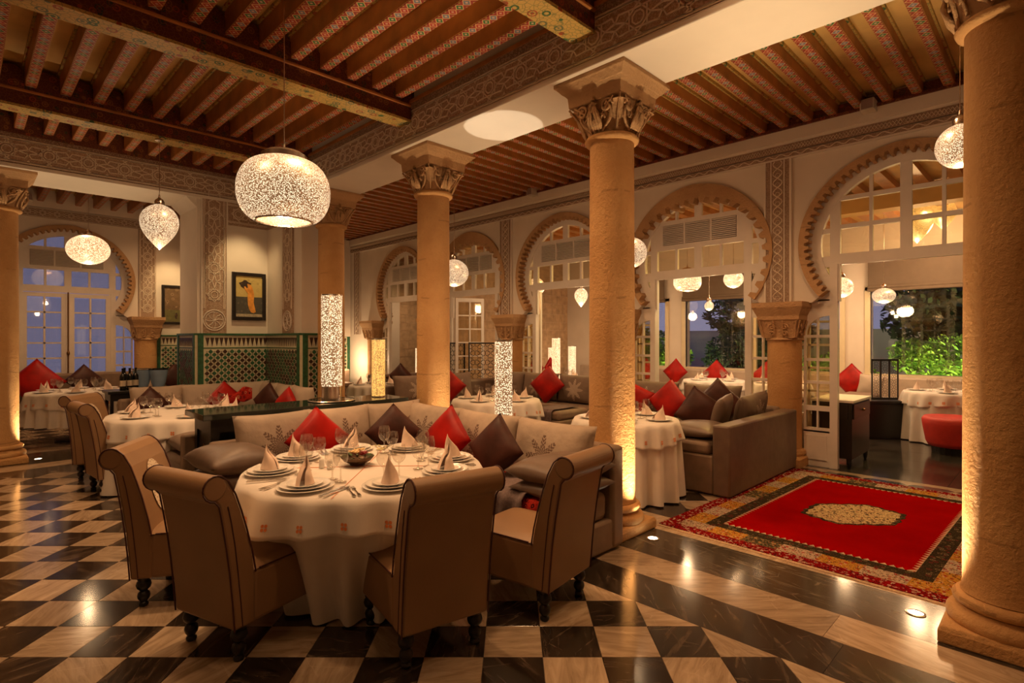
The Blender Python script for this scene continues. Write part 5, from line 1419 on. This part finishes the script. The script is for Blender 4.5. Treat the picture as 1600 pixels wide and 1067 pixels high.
pendant('oval', *cw(-.768 * 8.7, 8.7), 2.98, .285, .46, ZC, 'oval glowing pendant in front of the blue window', 'lamp_bright', power=7)
pendant('oval', *cw(-.105 * 9, 9.0), 2.65, .235, .44, ZC, 'round pendant in the aisle right of the second column', 'lamp', power=6)
pendant('oval', *cw(.217 * 6.5, 6.5), 2.59, .175, .35, ZC, 'round pendant half behind the column by the big sofa', 'lamp', power=6)
pendant('oval', *cw(.812 * 4.6, 4.6), 3.18, .17, .36, ZC, 'round pendant cut by the nearest column', 'lamp', power=4)
def cpend(kind, px, py, Y, rad, hh, label, mat='lamp_bright', pw=19):
    R = (px - 800) / 862 * Y; x, y = cw(R, Y); pendant(kind, x, y, EYE + (530 - py) / 862 * Y, rad, hh, 3.88, label, mat, power=pw)
cpend('egg', 1433, 350, 9.2, .235, .64, 'larger gold egg-shaped pendant behind the top panes of the right arch', 'lamp_gold')
cpend('egg', 1474, 336, 9.3, .18, .50, 'smaller gold egg-shaped pendant behind the top panes, next to the column', 'lamp_gold')
cpend('oval', 1315, 449, 9.0, .17, .33, 'white globe pendant at the left edge of the right doorway')
cpend('oval', 1381, 462, 9.8, .18, .27, 'pale round pendant standing in for a reflection in the right garden window', 'lamp')  # lamp reflection in the glass, built as a hanging pendant
cpend('drum', 1074, 440, 9.4, .23, .34, 'shallow drum pendant in the arch behind the brown sofa', pw=7)
cpend('oval', 1146, 436, 9.9, .17, .32, 'round pendant at the right side of the arch behind the brown sofa', pw=9)
cpend('oval', 1108, 478, 11.0, .09, .18, 'small round pendant standing in for a reflection in the window behind the brown sofa', 'lamp')  # small reflection in the pane, modelled as a pendant
cpend('oval', 1014, 470, 9.6, .16, .32, 'round pendant beside the right edge of the big sofa column')
cpend('egg', 908, 465, 12.5, .15, .42, 'drop-shaped pendant against the white wall in the middle arch')
cpend('oval', 838, 448, 10.6, .16, .34, 'round pendant half hidden by the middle arch frame')

# ---- second sofa along the mosaic wall (behind the console)
sofa('beige corner sofa along the mosaic wall', [
    ('base', (1.50, 3.50, 8.20, 9.06, .015, .26), 'sofa', .02), ('base', (2.75, 3.50, 6.9, 8.20, .015, .26), 'sofa', .02),
    ('seat_cushion', (1.52, 2.75, 8.22, 8.9, .26, .46), 'sofa', .05), ('seat_cushion', (2.75, 3.38, 6.92, 8.9, .26, .46), 'sofa', .05),
    ('back_panel', (1.50, 3.50, 8.92, 9.06, .1, .76), 'sofa', .03)], (3.0, 8.6))
sofa('beige sofa with its back against the dark console', [
    ('base', (1.42, 3.30, 5.66, 6.30, .015, .26), 'sofa', .02), ('seat_cushion', (1.42, 2.36, 5.66, 6.30, .26, .47), 'sofa_satin', .05), ('seat_cushion', (2.38, 3.30, 5.66, 6.30, .26, .47), 'sofa_satin', .05),
    ('back_panel', (1.42, 3.30, 5.62, 5.72, .1, .70), 'sofa', .02)], (2.4, 6.0))
flat_cushion((1.66, 6.02, .56), .46, .58, .19, 'plump taupe armrest cushion left of the dark console', seed=2)
GC2 = 'beige back cushions along the mosaic wall'
lb = ['leftmost', 'second', 'third', 'fourth, at the corner', 'fifth', 'last, beside the column']
for i in range(3): pillow('back_cushion', (1.92 + .60 * i, 8.82, .70), .66, .46, .22, NY_, 'cushion_plain' if i else 'cushion_motif', 'beige back cushion on the sofa under the mosaic wall, %s from the left' % lb[i], 'cushion', GC2, -.15, 0, i)
for i in range(3): pillow('back_cushion', (3.30, 8.50 - .56 * i, .70), .58, .46, .22, NX, 'cushion_plain', 'beige back cushion on the sofa under the mosaic wall, ' + lb[3 + i], 'cushion', GC2, -.15, 0, i)
pillow('throw_cushion', (1.78, 8.52, .70), .36, .36, .15, NY_, 'plum_satin', 'dark plum cushion left on the sofa under the mosaic wall', 'cushion', 'throw cushions under the mosaic wall', -.2, R45, 1, .03)
pillow('throw_cushion', (2.70, 8.55, .71), .38, .38, .15, NY_, 'red_satin', 'red cushion in the middle of the sofa under the mosaic wall', 'cushion', 'throw cushions under the mosaic wall', -.2, R45, 2, .03)
pillow('throw_cushion', (3.10, 8.05, .70), .38, .38, .15, NX + .4, 'plum_satin', 'dark plum cushion right of the middle under the mosaic wall', 'cushion', 'throw cushions under the mosaic wall', -.2, R45, 0, .03)
pillow('throw_cushion', (3.12, 7.45, .69), .36, .36, .15, NX + .2, 'red_satin', 'red cushion nearest the tall lantern under the mosaic wall', 'cushion', 'throw cushions under the mosaic wall', -.2, R45, 1, .03)
o = cloth_over('flower_bunch_wrap', lambda u, v: (2.30 + .42 * u, 7.55 + .05 * math.sin(u * 9), .80 + .10 * v + .05 * math.sin(u * 6 + v * 3)), 16, 6, 'throw_red', 'red patterned cloth heaped beyond the left end of the console', 'cloth')

# bench along the blue window
sofa('long beige bench sofa under the blue window', [
    ('base', (-1.2, 3.4, 12.75, 13.5, .015, .24), 'sofa', .02), ('seat_cushion', (-1.2, .95, 12.72, 13.35, .24, .44), 'sofa', .04), ('seat_cushion', (.97, 3.4, 12.72, 13.35, .24, .44), 'sofa', .04),
    ('back_panel', (-1.2, 3.4, 13.34, 13.52, .1, .92), 'sofa', .04)], (1.0, 13.1))
pillow('throw_cushion', (.95, 12.95, .80), .62, .62, .2, NY_ - .2, 'red_satin', 'large red cushion beside the left column under the blue window', 'cushion', None, -.25, R45, 0, .03)
pillow('throw_cushion', (1.66, 13.1, .80), .44, .44, .16, NY_, 'plum_satin', 'dark cushion on the bench in the middle of the blue window', 'cushion', None, -.25, R45, 1, .03)
pillow('throw_cushion', (3.12, 13.0, .78), .42, .42, .16, NY_ - .3, 'plum_satin', 'dark plum cushion on the bench under the small picture', 'cushion', None, -.2, R45, 2, .03)
pillow('back_cushion', (2.80, 13.15, .72), .60, .46, .2, NY_, 'cushion_plain', 'plain beige back cushion on the bench right of the ice buckets', 'cushion', None, -.15, 0, 1)

# ---- sofa by the red rug
sofa('brown corner sofa beside the red rug', [
    ('base', (5.315, 7.16, 2.48, 3.14, .015, .40), 'sofa', .02), ('base', (6.5, 7.16, 3.14, 4.9, .015, .30), 'sofa', .02),
    ('seat_cushion', (5.32, 6.52, 2.52, 3.12, .40, .53), 'sofa', .04), ('seat_cushion', (6.52, 7.04, 2.52, 4.9, .30, .50), 'sofa', .04),
    ('side_panel', (5.30, 7.22, 2.30, 2.48, .015, .715), 'sofa_satin', .02), ('back_panel', (7.03, 7.19, 2.48, 4.9, .1, .74), 'sofa', .03)], (6.6, 2.9))
flat_cushion((5.66, 2.82, .60), .66, .60, .17, 'large taupe seat-end cushion on the brown sofa, facing the column', .05, seed=1)
pillow('back_cushion', (6.90, 3.25, .74), .80, .50, .24, NX, 'cushion_brown_motif', 'brown satin back cushion in the corner of the brown sofa', 'cushion', None, -.2, 0, 0)
pillow('back_cushion', (6.90, 4.15, .74), .90, .50, .22, NX, 'cushion_brown_motif', 'brown damask back cushion on the left part of the brown sofa', 'cushion', None, -.18, 0, 1)
pillow('back_cushion', (6.62, 2.62, .74), .74, .40, .22, PYf, 'cushion_brown_motif', 'brown satin cushion lying on the side panel of the brown sofa', 'cushion', None, -.25, .05, 2)
pillow('throw_cushion', (6.05, 2.72, .74), .46, .42, .17, PYf + .2, 'sofa_satin', 'square taupe satin cushion at the front of the brown sofa', 'cushion', None, -.3, .1, 0, .04)
pillow('throw_cushion', (6.20, 3.05, .72), .44, .44, .17, NX + .7, 'plum_satin', 'dark plum cushion on its corner at the front of the brown sofa', 'cushion', None, -.25, R45 * .8, 1, .03)
pillow('throw_cushion', (6.55, 2.98, .78), .46, .46, .17, NX + .6, 'plum_satin', 'dark plum cushion leaning in the middle of the brown sofa', 'cushion', None, -.2, R45, 2, .03)
pillow('throw_cushion', (6.72, 3.75, .74), .44, .44, .17, NX, 'red_satin', 'red cushion on its corner on the brown sofa', 'cushion', None, -.25, R45, 0, .03)
pillow('throw_cushion', (6.78, 4.25, .70), .40, .40, .16, NX, 'red_satin', 'red cushion leftmost on the brown sofa', 'cushion', None, -.2, R45 * .4, 2, .03)

# ---- middle aisle sofa
sofa('brown corner sofa in the aisle under the dark screen', [
    ('base', (5.90, 7.16, 4.98, 5.55, .015, .42), 'sofa', .02), ('base', (6.4, 7.16, 5.55, 7.4, .015, .42), 'sofa', .02),
    ('seat_cushion', (5.92, 6.6, 4.99, 5.53, .42, .55), 'sofa', .04), ('seat_cushion', (6.6, 7.04, 4.99, 7.4, .42, .55), 'sofa', .04),
    ('back_panel', (7.03, 7.19, 4.95, 7.4, .1, .86), 'sofa_satin', .04), ('base', (4.6, 6.4, 6.98, 7.5, .015, .42), 'sofa', .02), ('seat_cushion', (4.6, 6.4, 6.98, 7.4, .42, .55), 'sofa', .04), ('back_panel', (4.6, 7.14, 7.4, 7.55, .1, .86), 'sofa_satin', .04)], (6.5, 6.5))
for i, (x, y, f, l) in enumerate([(6.92, 5.45, NX, 'right'), (6.92, 6.25, NX, 'middle'), (6.92, 7.0, NX, 'left')]):
    pillow('back_cushion', (x, y, .78), .80, .46, .2, f, 'cushion_brown_motif', 'brown damask back cushion on the aisle sofa, ' + l, 'cushion', 'brown aisle cushions', -.15, 0, i)
for i, (x, l) in enumerate([(5.1, 'left'), (5.9, 'right')]): pillow('back_cushion', (x, 7.28, .78), .80, .46, .2, NY_, 'cushion_brown_motif', 'brown damask cushion behind the aisle table, ' + l, 'cushion', 'brown aisle cushions', -.15, 0, i)
pillow('throw_cushion', (5.55, 7.02, .82), .44, .44, .16, NY_ - .6, 'red_satin', 'orange-red cushion left of the white floor lantern', 'cushion', None, -.25, R45, 0, .03)
pillow('throw_cushion', (6.70, 5.90, .84), .46, .46, .16, NX + .2, 'red_satin', 'red cushion right of the white floor lantern', 'cushion', None, -.22, R45, 1, .03)
sh = cloth_over('fringed_shawl', drape([(6.5, .575), (6.1, .58), (5.93, .575), (5.885, .54), (5.875, .34)], 5.10, 5.42, .01), 20, 12, 'throw_grey', 'grey fringed shawl over the end of the aisle sofa', 'blanket')
q = MB()
for k in range(16): q.tube([(5.872, 5.11 + k * .02, .34), (5.868, 5.113 + k * .02, .14)], .005, 4)
obj('fringe', q, 'throw_grey', sh, stuff=True)
# far aisle sofas
sofa('light corner sofa at the far end of the aisle', [
    ('base', (4.5, 6.9, 12.4, 13.1, .015, .40), 'sofa', .02), ('seat_cushion', (4.5, 6.9, 12.4, 13.0, .40, .5), 'sofa', .03), ('back_panel', (4.5, 7.1, 13.0, 13.2, .1, .8), 'sofa', .03)], (5.6, 12.8))
sofa('small taupe sofa behind the second column', [
    ('base', (6.0, 7.2, 9.3, 10.0, .015, .42), 'sofa', .02), ('seat_cushion', (6.0, 7.2, 9.3, 9.9, .42, .5), 'sofa', .03), ('back_panel', (5.9, 7.3, 9.9, 10.1, .1, .84), 'sofa_satin', .03)], (6.6, 9.7))
pillow('back_cushion', (6.3, 12.85, .86), .9, .5, .2, NY_, 'cushion_motif', 'large beige damask cushion at the far end of the aisle, right', 'cushion', None, -.1)
pillow('back_cushion', (5.3, 12.85, .86), .9, .5, .2, NY_, 'cushion_motif', 'large beige damask cushion at the far end of the aisle, left', 'cushion', None, -.1)
pillow('throw_cushion', (4.9, 12.5, .82), .5, .5, .17, NY_, 'plum_satin', 'dark cushion beside the mosaic wall at the far end of the aisle', 'cushion', None, -.1, R45 * .7, 1)
pillow('throw_cushion', (6.30, 9.5, .80), .42, .42, .16, NX + .9, 'plum_satin', 'dark plum cushion right of the gold lantern', 'cushion', None, -.2, R45, 1)

# ---- dark openwork screens
def screen_panel(t, m_, w_, z0, z1, pitch, th=.025, bar=.007, fw=.03):
    q = MB().box(-w_ / 2, -w_ / 2 + fw, -th / 2, th / 2, z0, z1, m_).box(w_ / 2 - fw, w_ / 2, -th / 2, th / 2, z0, z1, m_).box(-w_ / 2, w_ / 2, -th / 2, th / 2, z0, z0 + .03, m_).box(-w_ / 2, w_ / 2, -th / 2, th / 2, z1 - .03, z1, m_)
    obj('frame', q, 'black_wood', t)
    q = MB(); nx = max(1, round((w_ - .06) / pitch)); nz = max(1, round((z1 - z0 - .06) / pitch)); px_, pz_ = (w_ - .06) / nx, (z1 - z0 - .06) / nz
    for i in range(nx):
        for j in range(nz):
            cx, cz = -w_ / 2 + .03 + (i + .5) * px_, z0 + .03 + (j + .5) * pz_
            star = []
            for k in range(16):
                r = (.40 if k % 2 == 0 else .25); a = PI * k / 8; star.append((cx + r * px_ * math.cos(a), 0, cz + r * pz_ * math.sin(a)))
            q.tube(star, bar, 4, True, m_)
            for k in range(4):
                a = PI / 2 * k; q.tube([(cx + .40 * px_ * math.cos(a), 0, cz + .40 * pz_ * math.sin(a)), (cx + .52 * px_ * math.cos(a), 0, cz + .52 * pz_ * math.sin(a))], bar, 4, mat=m_)
                a += PI / 4; q.tube([(cx + .40 * px_ * math.cos(a), 0, cz + .40 * pz_ * math.sin(a)), (cx + .66 * px_ * math.cos(a), 0, cz + .66 * pz_ * math.sin(a))], bar, 4, mat=m_)
    obj('lattice', q, 'black_wood', t)
t = thing('openwork_screen', 'dark openwork star screen standing behind the aisle sofa', 'screen', (7.9, 8.6, 0))
for k, (x, y, a, w_, z1) in enumerate([(-.28, .70, .15, .5, 1.50), (.15, .10, -.75, .95, 1.50), (.62, -.48, -.75, .45, 1.22)]): screen_panel(t, T(x, y, 0, a), w_, .05, z1, .2)
t = thing('openwork_screen', 'dark three-panel openwork screen in the garden room doorway', 'screen', (10.55, 2.04, 0))
for k in range(3): screen_panel(t, T(-.10 + .10 * k, .10 - .10 * k, 0, -PI / 4), .145, .60, 1.25, .085, bar=.0035, fw=.012)
t = thing('dark_cabinet', 'low dark cabinet under the garden room screen', 'cabinet', (10.50, 2.12, 0), -PI / 4)
obj('body', MB().box(-.32, .32, -.26, .26, .0, .56), 'black_wood', t, bevel=.01); obj('top', MB().box(-.34, .34, -.28, .28, .56, .60), 'black_wood', t)
t = thing('dark_sideboard', 'dark sideboard standing in the right doorway', 'sideboard', (8.0, 2.02, 0))
obj('body', MB().box(-.42, .42, -.22, .22, .12, .80), 'black_wood', t); obj('top', MB().box(-.44, .44, -.24, .24, .80, .83), 'linen', t, bevel=.004)
for a in (-.38, .38):
    for b in (-.18, .18): obj('leg', MB().lathe([(.015, 0), (.03, .06), (.03, .12)], 12, T(a, b, 0)), 'black_wood', t)
dr = obj('drawer', MB().box(-.38, .38, -.235, -.22, .60, .78), 'frame_black', t); obj('knob', MB().lathe([(0, -.02), (.02, -.01), (.02, .01), (0, .02)], 10, T(0, -.25, .69)), 'brass_dark', dr)
obj('drawer', MB().box(-.435, -.42, -.18, .18, .60, .78), 'frame_black', t)
t = thing('red_stool', 'red upholstered tub stool at the garden room table', 'stool', cw(.80 * 7.6, 7.6) + (0,))
obj('seat', MB().lathe([(.28, .10), (.31, .16), (.35, .40), (.355, .46), (.33, .50), (.28, .48), (.0, .47)], 32), 'red_cloth', t, smooth=True); obj('foot_ring', MB().lathe([(.24, 0), (.25, .10)], 24), 'black_wood', t)
# garden-room benches
sofa('pale upholstered bench along the garden windows', [('base', (11.6, 12.4, -1.0, 2.98, .015, .40), 'sofa', .02), ('seat_cushion', (11.6, 12.3, -1.0, 2.98, .40, .5), 'cushion_plain', .03), ('back_panel', (12.28, 12.46, -1.0, 2.98, .1, .86), 'cushion_plain', .03)], (12.0, .6))
sofa('pale upholstered bench under the window behind the brown sofa', [('base', (11.6, 12.4, 3.0, 9.5, .015, .40), 'sofa', .02), ('base', (9.4, 12.3, 9.6, 10.2, .015, .40), 'sofa', .02), ('seat_cushion', (9.4, 12.3, 9.6, 10.1, .40, .5), 'cushion_plain', .03), ('seat_cushion', (11.6, 12.3, 3.0, 9.5, .40, .5), 'cushion_plain', .03), ('back_panel', (12.28, 12.46, 3.0, 9.6, .1, .86), 'cushion_plain', .03)], (12.0, 6.2))
for (x, y, f, mt, l) in [(11.9, 2.84, NX, 'red_satin', 'red cushion at the left inside the right doorway'), (12.05, 5.55, NX, 'red_satin', 'red cushion in the middle of the bench behind the brown sofa'), (12.05, 4.45, NX, 'red_satin', 'red cushion at the right of the bench behind the brown sofa'),
                         (12.05, 6.55, NX, 'red_satin', 'small red cushion behind the garden room table, left'), (11.95, 7.3, NX, 'red_satin', 'red cushion next to the column side of the bench'), (11.5, 9.95, NY_, 'red_satin', 'red cushion near the bright masonry corner'), (10.85, 9.95, NY_, 'red_satin', 'dark red cushion leftmost in the middle arch')]:
    pillow('throw_cushion', (x, y, .80), .46, .46, .16, f, mt, l, 'cushion', 'garden room cushions', -.15, R45, 0, .03)
pillow('throw_cushion', (11.86, 2.52, .72), .42, .40, .18, NX, 'cushion_plain', 'cream cushion beside the red one inside the right doorway', 'cushion', None, -.15, .1, 1)
for k, (x, y) in enumerate([(10.1, 3.3), (11.2, 2.55)]):
    t = thing('upholstered_stool', ['pale bench end left of the openwork screen', 'taupe bench end right of the openwork screen'][k], 'stool', (x, y, 0))
    obj('seat', MB().box(-.3, .3, -.25, .25, .02, .52), 'cushion_plain' if k == 0 else 'sofa', t, bevel=.04); obj('cushion', MB().box(-.3, .3, -.25, .25, .52, .62), 'sofa', t, bevel=.04)

# ---- pictures
def picture(x0, x1, z0, z1, y, label, kind):
    w_, h_ = x1 - x0, z1 - z0; t = thing('framed_picture', label, 'picture', ((x0 + x1) / 2, y, (z0 + z1) / 2)); F = .055
    q = MB(); a, b = w_ / 2, h_ / 2
    for bx_ in ((-a, -a + F, -b, b), (a - F, a, -b, b), (-a + F, a - F, -b, -b + F), (-a + F, a - F, b - F, b)): q.box(bx_[0], bx_[1], -.045, -.005, bx_[2], bx_[3])
    obj('frame', q, 'frame_black', t, bevel=.006)
    a -= F; b -= F
    if kind == 0:
        obj('canvas', MB().box(-a, a, -.025, -.006, -b, b), 'pic_yellow', t)
        obj('canvas_lower', MB().box(-a, a, -.027, -.025, -b + .03, -b * .02), 'pic_dark', t); obj('canvas_foot', MB().box(-a, a, -.028, -.025, -b, -b + .045), 'pic_ground', t)
        fig = [(-.03, .20), (.02, .19), (.05, .14), (.07, .06), (.075, -.02), (.07, -.10), (.085, -.17), (.10, -.24), (.07, -.26), (.03, -.25), (.0, -.20), (-.02, -.12), (-.025, -.02), (-.02, .05), (-.06, .10), (-.08, .15), (-.06, .16), (-.03, .12), (-.02, .15)]
        obj('painted_figure', MB().prism(fig, lambda p, r: (p, -.027, r), lambda p, r: (p, -.0305, r)), 'skin_tone_paint', t)
        hd = [(-.06 + .085 * math.cos(v) * (1 + .2 * math.sin(5 * v)), .19 + .06 * math.sin(v) * (1 + .2 * math.cos(4 * v))) for v in [2 * PI * j / 18 for j in range(18)]]
        obj('painted_foliage', MB().prism(hd, lambda p, r: (p, -.0265, r), lambda p, r: (p, -.0285, r)), 'pic_dark2', t)
    else:
        obj('canvas', MB().box(-a, a, -.025, -.006, -b, b), 'pic_brown', t)
        obj('canvas_lower', MB().box(-a, a, -.027, -.025, -b, -b * .3), 'pic_olive', t)
        obj('painted_figure', MB().prism([(.02, -.30), (.05, -.30), (.06, -.22), (.045, -.16), (.02, -.18), (.0, -.24)], lambda p, r: (p, -.027, r), lambda p, r: (p, -.029, r)), 'pic_dark2', t)
M['pic_yellow'] = floral('yellow_oil_paint', [(0.55, 0.42, 0.13), (0.62, 0.50, 0.20), (0.45, 0.34, 0.12)], 14.0, 0.5, (0.58, 0.45, 0.16))
M['pic_dark'] = floral('dark_slate_oil_paint', [(0.10, 0.09, 0.07), (0.06, 0.07, 0.07), (0.16, 0.13, 0.10)], 20.0, 0.5, (0.08, 0.075, 0.06))
M['pic_dark2'] = floral('dark_foliage_oil_paint', [(0.04, 0.03, 0.02), (0.20, 0.09, 0.04), (0.03, 0.02, 0.02)], 30.0, 0.5, (0.05, 0.03, 0.02))
M['pic_ground'] = plain('pale_ground_oil_paint', (0.45, 0.38, 0.26), 0.6, var=0.3, vs=30)
M['pic_brown'] = floral('brown_oil_paint', [(0.22, 0.13, 0.07), (0.35, 0.24, 0.15), (0.12, 0.07, 0.04)], 12.0, 0.5, (0.16, 0.10, 0.05))
M['pic_olive'] = floral('olive_oil_paint', [(0.14, 0.13, 0.04), (0.22, 0.20, 0.06), (0.10, 0.09, 0.04)], 16.0, 0.5, (0.14, 0.13, 0.05))
picture(2.98, 3.49, 1.87, 2.62, YB0 - .0, 'black-framed painting of an orange figure on the wall above the mosaic', 0)
picture(3.03, 3.51, 1.89, 2.73, YE, 'darker black-framed picture in the far bay, partly hidden by the pier', 1)

# ---- small ceiling speakers
for k, (x, y, z, a, l) in enumerate([(XW - .14, 1.56, 4.20, -PI / 2, 'small white loudspeaker on the cornice above the right arch'), (XW - .14, 6.75, 4.20, -PI / 2, 'small white loudspeaker on the cornice in the middle of the aisle'), (.88, YE - .11, 4.18, 0, 'small white loudspeaker on the cornice above the blue window')]):
    t = thing('loudspeaker', l, 'speaker', (x, y, z), a + (0 if a == 0 else 0)); obj('case', MB().box(-.07, .07, -.08, .10, -.06, .07), 'white_plastic', t, bevel=.01)
    obj('grille', MB().box(-.055, .055, -.086, -.08, -.045, .055), 'grille', t)

# ---- red rug
def rug(x0, x1, y0, y1):
    t = thing('oriental_rug', 'red oriental rug with a cream medallion and patterned borders', 'rug', ((x0 + x1) / 2, (y0 + y1) / 2, 0), 0)
    hx_, hy_ = (x1 - x0) / 2, (y1 - y0) / 2
    def ring(i0, i1, z, m_, nm):
        q = MB(); a0, b0, a1, b1 = hx_ - i0, hy_ - i0, hx_ - i1, hy_ - i1
        q.box(-a0, -a1, -b0, b0, .0, z).box(a1, a0, -b0, b0, 0, z).box(-a1, a1, -b0, -b1, 0, z).box(-a1, a1, b1, b0, 0, z); obj(nm, q, m_, t)
    ring(0, .11, .010, 'rug_outer', 'outer_border'); 
    A_, B_ = hx_ - .11, hy_ - .11; W_ = .16
    for sgn in (-1, 1):
        for (L_, horiz) in ((2 * (A_ - W_), True), (2 * B_, False)):
            n_ = max(3, round(L_ / .26))
            for k_ in range(n_):
                u0, u1 = -L_ / 2 + k_ * L_ / n_, -L_ / 2 + (k_ + 1) * L_ / n_
                q = MB(); e0, e1 = sorted((sgn * ((B_ if horiz else A_) - W_), sgn * (B_ if horiz else A_)))
                q.box(u0, u1, e0, e1, 0, .0105) if horiz else q.box(e0, e1, u0, u1, 0, .0105)
                obj('border_panel', q, ['rug_yellow', 'rug_cream', 'rug_yellow', 'rug_cream', 'rug_greenish'][k_ % 5], t)
    ring(.27, .385, .010, 'rug_dark', 'inner_border')
    obj('field', MB().box(-(hx_ - .385), hx_ - .385, -(hy_ - .385), hy_ - .385, 0, .0105), 'rug_red', t)
    # toothed edge between the field and the inner border
    q = MB(); a, b = hx_ - .385, hy_ - .385
    n = int(2 * a / .05)
    for k in range(n):
        x = -a + (k + .5) * 2 * a / n
        for s_ in (-1, 1): q.prism([(x - .02, s_ * (b + .004)), (x + .02, s_ * (b + .004)), (x, s_ * (b - .03))], lambda p, r: (p, r, .0104), lambda p, r: (p, r, .0118))
    n = int(2 * b / .05)
    for k in range(n):
        y = -b + (k + .5) * 2 * b / n
        for s_ in (-1, 1): q.prism([(s_ * (a + .004), y - .02), (s_ * (a + .004), y + .02), (s_ * (a - .03), y)], lambda p, r: (p, r, .0104), lambda p, r: (p, r, .0118))
    obj('toothed_edge', q, 'rug_fringe', t, stuff=True)
    md_ = [(.36 * math.cos(v + .3) * (1 + .05 * math.cos(6 * v) + .03 * math.cos(18 * v)), (.32) * math.sin(v) * (1 + .05 * math.cos(6 * v) + .03 * math.cos(18 * v))) for v in [2 * PI * j / 72 for j in range(72)]]
    me_ = obj('medallion', MB().prism([(p * 1.09, r * 1.12) for p, r in md_], lambda p, r: (p, r, .0105), lambda p, r: (p, r, .0115)), 'rug_dark', t)
    obj('medallion_centre', MB().prism(md_, lambda p, r: (p, r, .0115), lambda p, r: (p, r, .0125)), 'rug_medal', me_)
    q = MB()
    for s_ in (-1,): q.box(-hx_ - .035, -hx_, -hy_, hy_, 0, .004)
    obj('fringe', q, 'rug_fringe', t)
    return t
rg = rug(4.16, 7.12, .28, 2.38)
rg.rotation_euler = (0, 0, -.035)
